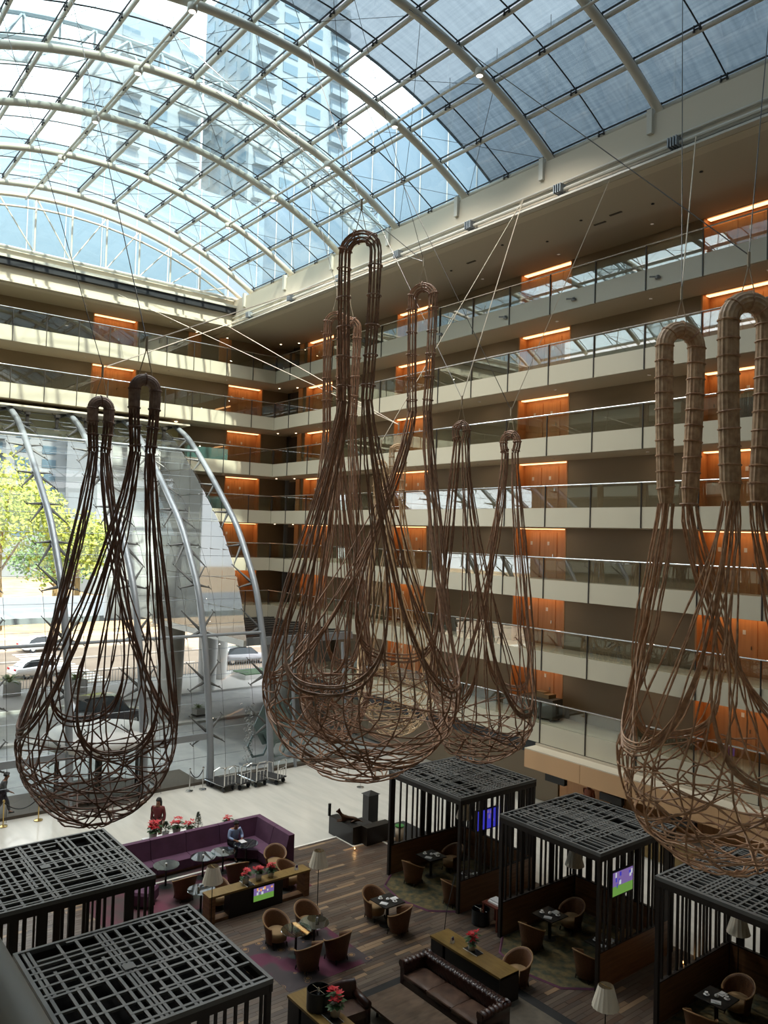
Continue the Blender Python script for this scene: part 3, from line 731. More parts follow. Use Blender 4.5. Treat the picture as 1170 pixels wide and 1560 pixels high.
# trees across the road
def tree(label, loc, h, rad, seed, col1, n_=2600, group=None, lean=0):
    t = thing('street_tree', label, 'tree', loc, 0, group); rnd = random.Random(seed)
    tr = MB(); tr.tube([(0, 0, 0), (lean * .3, .1, h * .25), (lean, 0, h * .5), (lean * 1.2, 0, h * .7)], [.45, .35, .26, .12], 8)
    tips = []
    for i in range(9):
        a = rnd.random() * 6.28; z0 = h * (.3 + .3 * rnd.random()); L = rad * (.5 + .4 * rnd.random()); z1 = z0 + h * (.15 + .25 * rnd.random())
        tip = (lean + L * math.cos(a), L * math.sin(a), z1); tips.append(tip)
        tr.tube([(lean * .7, 0, z0), (lean + L * .5 * math.cos(a), L * .5 * math.sin(a), z0 + (z1 - z0) * .6), tip], [.16, .1, .04], 5)
    tr.obj('trunk', bark, t, True)
    lf = MB(); cl = [(p[0], p[1], p[2], rad * (.32 + .2 * rnd.random())) for p in tips] + [(lean, 0, h * .82, rad * .5)] + [(lean + rad * .6 * math.cos(a), rad * .6 * math.sin(a), h * (.45 + .35 * rnd.random()), rad * .36) for a in [rnd.random() * 6.28 for _ in range(10)]]
    for i in range(n_):
        c = cl[i % len(cl)]; d = Vector((rnd.gauss(0, 1), rnd.gauss(0, 1), rnd.gauss(0, .8))).normalized() * c[3] * (rnd.random() ** .4)
        p = Vector(c[:3]) + d; s_ = .16 + .2 * rnd.random(); u = Vector((rnd.gauss(0, 1), rnd.gauss(0, 1), rnd.gauss(0, 1))).normalized(); v = u.orthogonal().normalized()
        lf.add([p + u * s_, p + v * s_ * .6, p - u * s_, p - v * s_ * .6], [(0, 1, 2, 3)])
    o = lf.obj('foliage', mat(*col1), t); o['kind'] = 'stuff'
yg = ('foliage_yellowgreen', srgb(142, 154, 62), .7); dg = ('foliage_green', srgb(86, 116, 62), .7)
tree('large yellow-green plane tree behind the facade at the left edge', (96, -22, 0), 21, 7.5, 1, yg, 5200, None, 1)
tree('yellow-green tree right of the large plane tree', (99, -31.5, 0), 14, 5.5, 2, yg, 3200)
tree('darker green tree low behind the large plane tree', (113, -33, 0), 11, 5.5, 3, dg, 2800)
tree('green street tree left of the plane trees', (112, -14, 0), 13, 7, 4, dg, 2600)
tree('green street tree far behind the white cladding', (100, -44, 0), 13, 6, 5, dg, 2400)
tree('green street tree over the right end of the road', (98, -58, 0), 13, 6.5, 6, dg, 2400)
# reflected on the return wall and seen past it: shrubs in the plaza
for q, (x0, y0) in enumerate(((92, -40), (93, -50))):
    tree('small plaza tree by the kerb, %s of two' % ('left', 'right')[q], (x0, y0, 0), 6, 2.5, 10 + q, dg, 900)
# traffic light and lamp posts
for q, (x0, y0) in enumerate(((88.8, -32.8), (62, -37.2))):
    t = thing('traffic_light', 'slim post with a signal head %s' % ('on the far kerb beside the crossing', 'on the near kerb by the silver hatchback')[q], 'traffic light', (x0, y0, -.1))
    MB().tube([(0, 0, 0), (0, 0, 4.2)], .08, 8).obj('pole', metal_g, t); MB().box(-.2, -.5, 3.4, .2, -.05, 4.3).obj('signal_head', metal_d, t)

# far buildings outside
def tower(label, x0, y0, w, d, h, rz, floors, seed):
    t = thing('apartment_tower', label, 'building', (x0, y0, 0), rz)
    cm = mat('tower_render', srgb(112, 122, 128), .7); wm = mat('tower_window', srgb(74, 96, 110), .3); bm = mat('tower_balcony', srgb(96, 108, 116), .6)
    MB().box(-w / 2, -d / 2, 0, w / 2, d / 2, h).box(-w / 2 + 2, -d / 2 + 2, h, w / 2 - 2, d / 2 - 2, h + 4).obj('shaft', cm, t)
    fh = 3.2; wl_ = MB().box(-.12, -1.6, 0, .12, 1.6, 1.9).mesh('window', wm); ws = MB().box(-1.6, -.12, 0, 1.6, .12, 1.9).mesh('window', wm)
    bl = MB().box(-1.4, -2.0, 0, 0, 2.0, .2).box(-1.4, -2.0, .2, -1.3, 2.0, 1.1).mesh('balcony', bm)
    ncol = max(2, int(d // 5)); nsid = max(2, int(w // 5)); k = 0
    for f in range(floors):
        z = h - (f + 1) * fh
        if z < 4: break
        for c in range(ncol):
            yy = -d / 2 + (c + .5) * d / ncol
            link('window', wl_, t, (-w / 2 - .05, yy, z + .8))
            if c in (0, ncol - 1): link('balcony', bl, t, (-w / 2, yy, z))
        for c in range(nsid):
            xx = -w / 2 + (c + .5) * w / nsid
            link('window', ws, t, (xx, d / 2 + .05, z + .8))
tower('pale apartment tower seen through the glass vault, narrower one at left', 150, -56, 18, 17, 103, .0, 16, 1)
tower('pale apartment tower seen through the glass vault, wider one at right', 140, -80, 20, 22, 118, .0, 20, 2)
tower('pale office block beyond the trees behind the facade', 200, -50, 14, 24, 34, .1, 8, 3)
tower('distant white block behind the left edge trees', 190, -10, 14, 40, 40, 0, 9, 4)

# ------------------------------------------------------------------ revolving door, mats, hexagon sculpture
rv = thing('revolving_door', 'round glass revolving door under a white disc canopy behind left basket', 'door', (35.6, -12.55, 0))
MB().lathe([(2.2, 0), (2.2, .02)], 32).obj('floor_mat', darkwall, rv)
MB().lathe([(2.25, 2.25), (2.4, 2.3), (2.4, 2.6), (2.2, 2.75), (.3, 2.9)], 40).obj('canopy_disc', concrete, rv, True)
for q in range(3):
    a = .5 + q * 2 * PI / 3
    w = MB().add([(0.1 * math.cos(a), .1 * math.sin(a), .05), (1.7 * math.cos(a), 1.7 * math.sin(a), .05), (1.7 * math.cos(a), 1.7 * math.sin(a), 2.2), (.1 * math.cos(a), .1 * math.sin(a), 2.2)], [(0, 1, 2, 3)]).obj('door_wing', facglass, rv)
    MB().tube([(1.7 * math.cos(a), 1.7 * math.sin(a), 0), (1.7 * math.cos(a), 1.7 * math.sin(a), 2.2)], .04, 6).obj('edge_profile', metal_d, w)
MB().tube([(0, 0, 0), (0, 0, 2.25)], .16, 10).obj('central_post', metal_d, rv)
for a0 in (0.6, 3.74):
    rows = [[(2.15 * math.cos(a0 + .32 * k), 2.15 * math.sin(a0 + .32 * k), z_) for z_ in (.02, 2.25)] for k in range(5)]
    MB().grid(rows).obj('curved_pane', facglass, rv)
    for k in (0, 4): MB().tube([(2.15 * math.cos(a0 + .32 * k), 2.15 * math.sin(a0 + .32 * k), 0), (2.15 * math.cos(a0 + .32 * k), 2.15 * math.sin(a0 + .32 * k), 2.25)], .05, 6).obj('post', metal_d, rv)
tag(MB().box(0, 0, -.012, 2.2, 1.9, .012).obj('door_mat', darkwall, loc=(34.7, -17.0, 0)), 'dark grey door mat beside the revolving door', 'mat')
tag(MB().box(0, 0, -.1, 2.4, 5, -.07).obj('door_mat', darkwall, loc=(35.0, -11.0, 0)), 'dark grey mat outside the left glass doors', 'mat')
hx = thing('hexagon_sculpture', 'grey-green hexagon panel with ring chains standing outside the glass', 'sculpture', (36.2, -22.2, -.1), .12)
hp = lambda cy_, cz_, r_: [(cy_ + r_ * math.cos(PI / 3 * k), cz_ + r_ * math.sin(PI / 3 * k)) for k in range(6)]
hexm = mat('hexagon_panel', srgb(98, 116, 116), .5)
def hexring(cy_, cz_, ro, ri, name, mm):
    a, b_ = hp(cy_, cz_, ro), hp(cy_, cz_, ri); v = [(0, *p) for p in a] + [(0, *p) for p in b_] + [(.06, *p) for p in a] + [(.06, *p) for p in b_]
    f = []
    for k in range(6):
        j = (k + 1) % 6; f += [(k, j, j + 6, k + 6), (k + 12, k + 18, j + 18, j + 12), (k, k + 12, j + 12, j), (k + 6, j + 6, j + 18, k + 18)]
    MB().add(v, f).obj(name, mm, hx)
MB().add([(x_ + .12, y_, z_) for x_ in (0, .05) for (y_, z_) in hp(.35, 1.9, 1.2)], [(0, 1, 2, 3, 4, 5), (11, 10, 9, 8, 7, 6)] + [(k, (k + 1) % 6, (k + 1) % 6 + 6, k + 6) for k in range(6)]).obj('solid_panel', hexm, hx)
for (a, b_, r_) in ((1.3, .95, .72), (-1.3, .95, .72), (-1.3, 2.55, .72), (0, .5, .5)): hexring(a, b_, r_, r_ - .12, 'hexagon_frame', hexm)
rnd = random.Random(5)
for i in range(22):
    z_ = .3 + i * .13; y_ = 1.95 + .22 * math.sin(i * 1.7)
    MB().tube([(0, y_ + .1 * math.cos(a), z_ + .1 * math.sin(a)) for a in [k * PI / 4 for k in range(8)]], .018, 4, True).obj('ring', chrome, hx)
MB().box(-.3, -2.2, 0, .4, 2.2, .12).obj('base', metal_g, hx)

# ------------------------------------------------------------------ hanging woven baskets
def bag(label, centre, zeq, zb, R, handles, cm, wrap=0.0, ring=.42, seed=0, ncan=10, cr_=.026, wrapm=None, tubelen=None, bark_r=1.0):
    rnd = random.Random(seed)
    t = thing('hanging_basket', label, 'sculpture', (0, 0, 0), 0, None)
    C = Vector((centre[0], centre[1], zeq)); H = zeq - zb
    sep = Vector(handles[1][0]) - Vector(handles[0][0]); sep.z = 0; sep.normalize(); side = Vector((-sep.y, sep.x, 0))
    if side.dot(Vector((-.62, -.78, 0))) < 0: side = -side
    th0 = math.atan2(sep.y, sep.x)
    def bowl(th, ph, al):
        u = Vector((math.cos(th), math.sin(th), 0)); w = Vector((-math.sin(th), math.cos(th), 0)); d = Vector((0, 0, -1)) * math.cos(al) + w * math.sin(al)
        p = u * math.cos(ph) + d * math.sin(ph); return C + Vector((p.x * R, p.y * R, p.z * H))
    legs = []
    for hi, (top, hw, tr, zt) in enumerate(handles):
        top = Vector(top); hang = hw; ctr = top - Vector((0, 0, hang + tr))
        # tube centre line, slightly pinched toward its lower ends
        zl = zt; pts = []
        nleg = 10
        for k in range(nleg):
            u = k / nleg; pts.append(ctr - side * hw * (.72 + .28 * math.sin(u * PI / 2)) + Vector((0, 0, (zl - ctr.z) * (1 - u))))
        for k in range(13):
            a = PI - PI * k / 12; pts.append(ctr + side * hw * math.cos(a) + Vector((0, 0, hang * math.sin(a))))
        for k in range(nleg, 0, -1):
            u = (k - 1) / nleg; pts.append(ctr + side * hw * (.72 + .28 * math.sin(u * PI / 2)) + Vector((0, 0, (zl - ctr.z) * (1 - u))))
        hd = MB(); n_ = len(pts); offs = []
        prev = None
        for i, p in enumerate(pts):
            tg = (pts[min(i + 1, n_ - 1)] - pts[max(i - 1, 0)]).normalized(); a = side.cross(tg).cross(tg) if abs(side.dot(tg)) < .99 else Vector((0, 0, 1))
            b2 = sep.copy(); a2 = tg.cross(b2).normalized(); offs.append((a2, b2))
        nc = 9
        if wrap < 1:
            for c in range(nc):
                ph = 2 * PI * c / nc
                hd.tube([p + (offs[i][0] * math.cos(ph) + offs[i][1] * math.sin(ph)) * tr * .82 for i, p in enumerate(pts)], [cr_ * (1.25 if (i + c) % 4 == 0 else .95) for i in range(n_)], 5)
        w0 = 0
        if wrap > 0:
            nw = int(n_ * (1 - wrap) / 2); seg = pts[nw:n_ - nw] if nw else pts
            N = 28; rows = []
            for i, p in enumerate(seg):
                a2, b2 = offs[i + nw]; ee = min(1, .75 + .25 * min(i, len(seg) - 1 - i))
                rows.append([p + (a2 * math.cos(2 * PI * k / N) + b2 * math.sin(2 * PI * k / N)) * tr * (1 + .035 * (-1) ** k) * ee for k in range(N)])
            MB().grid(rows, closeu=True).obj('wrapped_handle', wrapm or cm, t)
        if hd.v: hd.obj('handle', cm, t)
        # hoops round the tube
        L = 0; nxt = .05
        for i in range(1, n_):
            L += (pts[i] - pts[i - 1]).length
            if L >= nxt:
                nxt = L + ring; a2, b2 = offs[i]; tl = rnd.uniform(-.12, .12); tg = (pts[i] - pts[i - 1]).normalized()
                rr_ = tr * (1.05 if wrap else 1.1)
                MB().tube([pts[i] + a2 * rr_ * math.cos(q) + b2 * rr_ * math.sin(q) + tg * tl * tr * math.cos(q) for q in [k * PI / 6 for k in range(12)]], cr_ * (1.0 if wrap else .8), 5, True).obj('hoop', cm, t)
        # suspension cords
        MB().tube([top - side * .14 + Vector((0, 0, -.02)), top + Vector((0, 0, .55))], .012, 4).tube([top + side * .14 + Vector((0, 0, -.02)), top + Vector((0, 0, .55))], .012, 4).tube([top + Vector((0, 0, .5)), top + Vector((0, 0, .8))], .03, 6).obj('suspension_cord', rope_m, t)
        s_sep = -1 if hi == 0 else 1
        for sd in (-1, 1):
            legs.append((ctr + side * hw * .72 * sd + Vector((0, 0, zl - ctr.z)), tr, th0 + (PI if s_sep < 0 else 0), sd, s_sep, zl))
    bw = MB()
    def node(i, c): return cr_ * (1.3 if (i + c * 3) % 5 == 0 else .92) * bark_r
    legang = []
    for li, (P0, tr, thb, sd, ss, zl) in enumerate(legs):
        d = (sep * ss * .62 + side * sd * .78).normalized(); thk = math.atan2(d.y, d.x); legang.append(thk)
    zsp = min(l[5] for l in legs)
    for li, (P0, tr, thb, sd, ss, zl) in enumerate(legs):
        thk = legang[li]
        for c in range(ncan):
            ph = 2 * PI * c / ncan; spread = (c / (ncan - 1) - .5) * 2; th = thk + spread * .82 + rnd.uniform(-.05, .05)
            off = Vector((math.cos(ph), math.sin(ph), 0)) * tr * .8; E = Vector((math.cos(th), math.sin(th), 0)) * R; Ek = Vector((math.cos(thk), math.sin(thk), 0)) * R
            pts = []; NS = 14; zz = zl; kf = rnd.uniform(1.5, 3.6)
            for i in range(NS):
                s_ = i / NS; ax = s_ ** 1.3 * (1 + .10 * math.sin(s_ * PI)); w2 = s_ ** kf
                p = Vector((P0.x, P0.y, 0)).lerp(Vector((C.x, C.y, 0)) + Ek, min(ax, 1.02)) + (E - Ek) * w2 + off * (1 + 2.4 * s_) * (1 - s_ ** 3) + Vector((rnd.uniform(-1, 1), rnd.uniform(-1, 1), 0)) * .02
                p.z = zl + (zeq - zl) * s_; pts.append(p)
            al = rnd.uniform(.12, 1.0) * rnd.choice((-1, 1)); end = rnd.uniform(1.0, 2.5)
            NB = 16
            for i in range(NB + 1): pts.append(bowl(th, end * i / NB, al * min(1, (end * i / NB) / .5)))
            bw.tube(pts, [node(i, c) for i in range(len(pts))], 5)
    bw.obj('canes', cm, t)
    # U-shaped rims between neighbouring legs, each of several canes
    order = sorted(range(4), key=lambda i: legang[i] % (2 * PI))
    rim = MB()
    for a in range(4):
        i, j = order[a], order[(a + 1) % 4]; Pi, Pj = legs[i][0], legs[j][0]; ti, tj = legang[i] % (2 * PI), legang[j] % (2 * PI)
        if tj < ti: tj += 2 * PI
        for c in range(5):
            dz = zeq + (rnd.uniform(.1, .25) + c * .07) * (min(Pi.z, Pj.z) - zeq) * .12 - (.3 if a % 2 else 0); N = 36; pts = []
            for q in range(N + 1):
                u = q / N; v = 2 * u - 1; s_ = 1 - abs(v) ** 2.6          # depth down the U
                th = ti + (tj - ti) * (.5 + .5 * math.copysign(max(0, 1 - (1 - abs(v)) ** .55 * 1.0), v)) if False else ti + (tj - ti) * (.5 + .5 * math.sin(v * PI / 2) if abs(v) < 1 else (1 if v > 0 else 0))
                P = Pi if u < .5 else Pj
                e_ = C + Vector((math.cos(th), math.sin(th), 0)) * R * .99; k_ = s_ ** 1.25
                p = Vector((P.x, P.y, 0)).lerp(Vector((e_.x, e_.y, 0)), min(1, k_)); p.z = P.z + (dz - P.z) * s_
                if abs(v) < .25:
                    pass
                pts.append(p + Vector((0, 0, 0)))
            rim.tube(pts, [node(i_, c) * 1.1 for i_ in range(len(pts))], 5)
    rim.obj('rim', cm, t)
    # lattice canes round and under the bowl
    wv = MB()
    for c in range(9):
        al = rnd.uniform(.75, 1.5) * rnd.choice((-1, 1)); th = rnd.uniform(0, 6.28); ph0 = rnd.uniform(0, .2)
        pts = [bowl(th, ph0 + (PI - ph0) * i / 30, al) for i in range(31)]
        wv.tube(pts, [node(i, c) * .9 for i in range(31)], 5)
    for c in range(5):
        f = .25 + c * .15; zc = C.z - H * math.sin(f * PI / 2); rr_ = R * math.cos(f * PI / 2); pts = []
        tx_, ty_ = rnd.uniform(-.12, .12), rnd.uniform(-.12, .12)
        for i in range(40):
            a = 2 * PI * i / 40; pts.append((C.x + rr_ * math.cos(a), C.y + rr_ * math.sin(a), zc + tx_ * math.cos(a) * rr_ + ty_ * math.sin(a) * rr_ + rnd.uniform(-.03, .03)))
        wv.tube(pts, [node(i, c) for i in range(40)], 5, True)
    wv.obj('bowl_weave', cm, t)
    return t
bag('dark brown woven cane basket with two bark-wrapped handles, leftmost, before the glass facade', (18.43, -6.47), 7.01, 5.04, 1.75,
    [((16.27, -6.4, 15.06), .22, .118, 13.4), ((20.26, -6.84, 15.13), .2, .134, 13.7)], c_dark, .62, .3, 1, 9, .019, wrapm=cane('bark_wrap', srgb(150, 126, 112), srgb(112, 88, 76)))
bag('largest hanging cane basket, open lattice handles with hoops, in the middle', (18.24, -13.91), 7.56, 4.93, 2.83,
    [((16.45, -12.05, 19.71), .44, .17, 15.25), ((19.05, -16.49, 19.93), .35, .157, 15.78)], c_mid, 0, .42, 2, 11, .023)
bag('brown cane basket with narrow hooped handles half hidden behind the largest basket', (23.5, -16.7), 6.9, 4.3, 1.35,
    [((22.76, -15.73, 19.62), .3, .16, 15.3), ((24.2, -17.33, 20.02), .31, .17, 15.9)], c_mid, 0, .45, 3, 9, .022)
bag('smaller brown cane basket with short hooped handles right of the largest basket', (19.08, -19.67), 6.12, 4.29, 1.85,
    [((18.74, -18.04, 15.65), .23, .129, 15.0), ((19.1, -20.8, 15.65), .29, .139, 14.85)], c_mid, 0, .3, 4, 8, .021)
bag('pale straw-coloured cane basket far back behind the others', (23.95, -19.97), 6.33, 4.03, 1.59,
    [((23.11, -18.99, 15.3), .25, .112, 13.2), ((25.1, -19.73, 14.86), .21, .106, 13.27)], c_straw, 0, .3, 5, 8, .018)
bag('tan cane basket with two thick tightly bound reed handles at the right edge', (8.82, -16.43), 7.33, 4.97, 2.14,
    [((7.82, -15.32, 16.86), .42, .196, 12.68), ((9.97, -16.47, 16.9), .4, .188, 12.72)], c_tan, 1.0, .26, 6, 10, .021, wrapm=cane('reed_binding', srgb(200, 168, 132), srgb(164, 130, 98)))
# cables from the handles to the roof and the upstand
TOPS = [(16.27, -6.4, 15.75), (20.26, -6.84, 15.85), (16.45, -12.05, 20.4), (19.05, -16.49, 20.6), (22.76, -15.73, 20.3), (18.74, -18.04, 16.35), (19.1, -20.8, 16.35), (23.11, -18.99, 16.0), (25.1, -19.73, 15.55), (7.82, -15.32, 17.6), (9.97, -16.47, 17.6)]
CB = [(0, (26.44, -7.46, 28.89), 'd'), (1, (27.29, -5.51, 28.2), 'd'), (0, (28.35, -23.45, 24.9), 'p'), (1, (44.0, -23.45, 25.0), 'p'), (2, (22.8, -13.53, 29.75), 'd'), (2, (26.51, -10.35, 29.54), 'd'), (3, (21.32, -15.06, 29.67), 'd'),
      (3, (29.61, -14.16, 29.73), 'd'), (3, (28.35, -23.45, 24.9), 'd'), (4, (29.6, -18, 29.2), 'd'), (5, (21.13, -23.4, 25.3), 'p'), (5, (29.6, -22, 27.6), 'd'), (6, (16.84, -23.4, 25.1), 'p'), (6, (24.99, -18, 29.2), 'd'),
      (7, (45.2, -22, 25.0), 'p'), (8, (21.13, -23.4, 25.3), 'p'), (9, (20.27, -16.48, 29.5), 'd'), (9, (10.7, -22, 27.6), 'd'), (10, (13.0, -21.22, 28.14), 'd'), (10, (13.76, -23.4, 25.1), 'p'), (7, (45.2, -16, 25.2), 'p')]
bn = ['right handle of the leftmost basket', 'left handle of the leftmost basket', 'tallest handle of the largest basket', 'lower handle of the largest basket', 'half-hidden basket handle', 'left handle of the smaller basket', 'right handle of the smaller basket', 'right handle of the straw basket', 'left handle of the straw basket', 'right handle of the reed-bound basket', 'left handle of the reed-bound basket']
for i, a, k in CB:
    tag(MB().tube([TOPS[i], a], .012 if k == 'd' else .016, 4).obj('suspension_cable', cable_m if k == 'd' else cord_m),
        ('thin dark steel cable from the roof to the ' if k == 'd' else 'pale cord from the roof edge to the ') + bn[i], 'cable', 'cables to the ' + bn[i])

# ------------------------------------------------------------------ slatted pavilions
def pavilion(label, x0, y0, side, seed):
    """x0,y0 = lowest corner, 3.6 x 3.6 m ; side = +1 open toward +y, -1 open toward -y"""
    rnd = random.Random(seed); S = 3.6; t = thing('slatted_pavilion', label, 'pavilion', (x0, y0, 0)); zt = 3.6
    def pc(nm, mm, *a): return piece(nm, mm, t, *a)
    for a in ((0, 0, S, .07), (0, S - .07, S, S), (0, .07, .07, S - .07), (S - .07, .07, S, S - .07)):
        pc('roof_frame', lattice, a[0], a[1], zt - .07, a[2], a[3], zt + .02); pc('fascia_board', slat_m, a[0] + .005, a[1] + .005, zt - .22, a[2] - .005, a[3] - .005, zt - .07)
    b_ = .058; q = .14
    while q < S - .1:                                           # long bars along x
        a0 = 0.05; a1 = S - .05
        if rnd.random() < .3: a0 = rnd.choice((.05, .9, 1.7)); a1 = min(S - .05, a0 + rnd.choice((1.0, 1.8, 2.5)))
        pc('roof_bar', lattice, a0, q, zt - .045, a1, q + b_, zt); q += rnd.choice((.09, .12, .16, .22))
    q = .16
    while q < S - .1:                                           # bars along y
        a0 = 0.05; a1 = S - .05
        if rnd.random() < .35: a0 = rnd.choice((.05, .6, 1.4)); a1 = min(S - .05, a0 + rnd.choice((1.2, 1.9, 2.6)))
        pc('roof_bar', lattice, q, a0, zt - .04, q + b_, a1, zt + .004); q += rnd.choice((.11, .17, .23, .3))
    for (px, py) in ((.02, .02), (S - .12, .02), (.02, S - .12), (S - .12, S - .12)): pc('corner_post', slat_m, px, py, 0, px + .1, py + .1, zt - .2)
    yo = 0 if side > 0 else S                                  # back face
    faces = [('y', yo), ('x', 0), ('x', S)]
    for fi, (ax, c) in enumerate(faces):
        q = .2
        while q < S - .2:
            w = rnd.choice((.05, .05, .06, .07, .14, .22)); d0, d1 = (c - .06, c - .01) if c > 1 else (c + .01, c + .06)
            if not (side < 0 and ax == 'x' and c == S) or True:
                if ax == 'y': pc('slat', slat_m, q, d0, 1.0 if side > 0 else 0, q + w, d1, zt - .2)
                else: pc('slat', slat_m, d0, q, 1.0 if side > 0 else 0, d1, q + w, zt - .2)
            q += w + rnd.choice((.1, .13, .16, .24))
        if side > 0:
            d0, d1 = (c - .1, c - .02) if c > 1 else (c + .02, c + .1)
            if ax == 'y': pc('half_wall', brownpanel, .1, d0, .02, S - .1, d1, 1.0); pc('cap', slat_m, .1, d0 - .01, 1.0, S - .1, d1 + .01, 1.03)
            else:
                pc('half_wall', brownpanel, d0, .1, .02, d1, S - .1, 1.0); pc('cap', slat_m, d0 - .01, .1, 1.0, d1 + .01, S - .1, 1.03)
    pc('ceiling_panel', mat('black_felt', srgb(10, 10, 10), .95, spec=.1), .08, .08, zt - .215, S - .08, S - .08, zt - .205)
    pc('junction_box', lattice, S * .5, S * .52, zt, S * .5 + .22, S * .52 + .22, zt + .03)
    return t
PV = [pavilion('dark slatted pavilion with lattice roof, farthest of the right-hand row, nearest the stone floor', 18.05, -21.4, 1, 11),
      pavilion('dark slatted pavilion with lattice roof, middle one of the right-hand row', 12.8, -21.4, 1, 12),
      pavilion('dark slatted pavilion with lattice roof, cut by the right picture edge', 7.6, -21.4, 1, 13),
      pavilion('dark slatted pavilion with grey lattice roof beside the steel handrail', 12.7, -7.85, -1, 14),
      pavilion('dark slatted pavilion with grey lattice roof behind the one by the handrail', 18.1, -7.85, -1, 15)]

# ------------------------------------------------------------------ furniture
def tub_chair(loc, rz, label, group=None):
    """opening faces local +x"""
    t = thing('tub_chair', label, 'chair', loc, rz, group)
    N = 24; a0 = .95; rows_o = []; rows_i = []
    prof = []
    for k in range(N + 1):
        a = a0 + (2 * PI - 2 * a0) * k / N; bk = (1 - math.cos(a)) / 2; h = .56 + .30 * bk ** 1.6; ro, ri = .36, .31
        c, s_ = math.cos(a), math.sin(a); fl = 1 + .12 * bk
        prof.append([(c * .29, s_ * .29, .12), (c * .32, s_ * .32, .35), (c * ro * fl, s_ * ro * fl, h - .03), (c * (ro + .015) * fl, s_ * (ro + .015) * fl, h), (c * (ri + .02) * fl, s_ * (ri + .02) * fl, h + .005), (c * ri * fl, s_ * ri * fl, h - .04), (c * .27, s_ * .27, .36), (c * .25, s_ * .25, .12)])
    mb = MB().grid(prof, closeu=True); mb.add(prof[0], [tuple(range(8))]); mb.add(prof[-1], [tuple(reversed(range(8)))])
    mb.obj('shell', wicker, t, True)
    rr_ = MB().tube([(p[3][0] * .97, p[3][1] * .97, p[3][2]) for p in prof], .018, 6).obj('rim', mat('pale_rim', srgb(146, 112, 72), .6), t)
    MB().lathe([(.02, .2), (.27, .2), (.29, .3), (.285, .42), (.24, .45), (.02, .46)], 18, (.02, 0, 0), 0, 1.12, 1).obj('seat', tanfab, t, True)
    for sx in (-.2, .24):
        for sy in (-.2, .2): MB().tube([(sx, sy, .14), (sx * 1.1, sy * 1.1, 0)], [.025, .016], 6).obj('leg', slat_m, t)
    return t
ch0 = tub_chair((19.75, -12.25, 0), PI, 'brown tub armchair with tan seat on the patterned rug, left one facing the picture front', 'chairs on the patterned rug')
def chair(x_, y_, rz, label, group=None): return dup(ch0, (x_, y_, 0.0), rz, label, group)
chair(19.75, -13.3, PI, 'brown tub armchair with tan seat on the patterned rug, beside the lamp foot', 'chairs on the patterned rug')
chair(18.1, -12.25, .1, 'brown tub armchair seen from behind on the patterned rug, left of two', 'chairs on the patterned rug')
chair(18.1, -13.2, .15, 'brown tub armchair seen from behind on the patterned rug, right of two', 'chairs on the patterned rug')
chair(19.4, -15.55, PI, 'brown tub armchair behind the small square cafe table on bare boards', 'chairs at the lone cafe table')
chair(18.25, -15.55, .45, 'brown tub armchair seen from behind at the small square cafe table on bare boards', 'chairs at the lone cafe table')
chair(23.85, -11.3, 0, 'brown tub armchair facing the purple banquette, leftmost', 'chairs along the banquette')
chair(23.9, -13.2, -.2, 'brown tub armchair facing the purple banquette, middle one', 'chairs along the banquette')
chair(23.95, -14.7, 2.6, 'tan tub armchair at the right end of the banquette, turned to the room', 'chairs along the banquette')
chair(22.75, -11.9, PI, 'brown tub armchair behind the low screen console, left end', 'chairs behind the screen console')
chair(22.7, -14.45, PI + .5, 'brown tub armchair behind the right end of the screen console', 'chairs behind the screen console')
for (px, nm, sx) in ((0, 'farthest right-hand pavilion', 18.05), (1, 'middle right-hand pavilion', 12.8), (2, 'pavilion at the right edge', 7.6)):
    chair(sx + 2.55, -19.95, PI / 2, 'brown tub armchair at inner side of left table, ' + nm, 'chairs in the pavilions')
    chair(sx + 2.5, -18.1, -PI / 2 + .2, 'brown tub armchair backing the aisle, left table, ' + nm, 'chairs in the pavilions')
    chair(sx + .6, -18.15, -PI / 2, 'brown tub armchair backing the aisle, right table, ' + nm, 'chairs in the pavilions')
chair(14.3, -14.7 - 1.65, PI / 2, 'brown tub armchair behind the counter with the poinsettia, right end')

def cafe_table(loc, label, sq=True, group=None, rz=0):
    t = thing('cafe_table', label, 'table', loc, rz, group)
    if sq: MB().box(-.38, -.38, .70, .38, .38, .73).obj('top', black, t)
    else: MB().lathe([(.42, .70), (.43, .71), (.42, .722)], 28).obj('top', tabglass, t)
    MB().tube([(0, 0, .02), (0, 0, .70)], .035 if not sq else .05, 8).obj('column', black, t)
    MB().lathe([(.24, 0), (.24, .015), (.05, .04)], 20).obj('foot', black, t); return t
def setting(x_, y_, z_, where, dx=.2, dy=.12):
    for q, (a, b_) in enumerate(((-dx, -dy), (dx, dy))):
        t = thing('cup', 'white cup %s, %s' % (where, ('nearer', 'farther')[q]), 'cup', (x_ + a, y_ + b_, z_), 0, 'coffee cups on the cafe tables')
        MB().lathe([(.02, .012), (.05, .014), (.075, .02), (.075, .024), (.02, .018)], 12).obj('saucer', whitem, t)
        MB().lathe([(.022, .02), (.035, .05), (.042, .08), (.036, .08), (.02, .03)], 12).obj('bowl', whitem, t, True)
        o = MB().box(-.13, -.08, 0, .1, .08, .012).box(-.1, -.06, .012, .05, .05, .022).obj('napkin', whitem, loc=(x_ + a * .2 - .05, y_ - b_ * 1.9, z_)); o.rotation_euler[2] = .5 + q
        tag(o, 'white napkin %s, %s' % (where, ('nearer', 'farther')[q]), 'napkin', 'folded napkins on the cafe tables')
    g = thing('sugar_bowl', 'small white sugar bowl %s' % where, 'bowl', (x_, y_, z_), 0, 'sugar bowls')
    MB().lathe([(.03, 0), (.055, .03), (.05, .06), (.04, .06)], 12).obj('dish', whitem, g, True); MB().lathe([(.04, .06), (.02, .085)], 10).obj('lid', whitem, g)
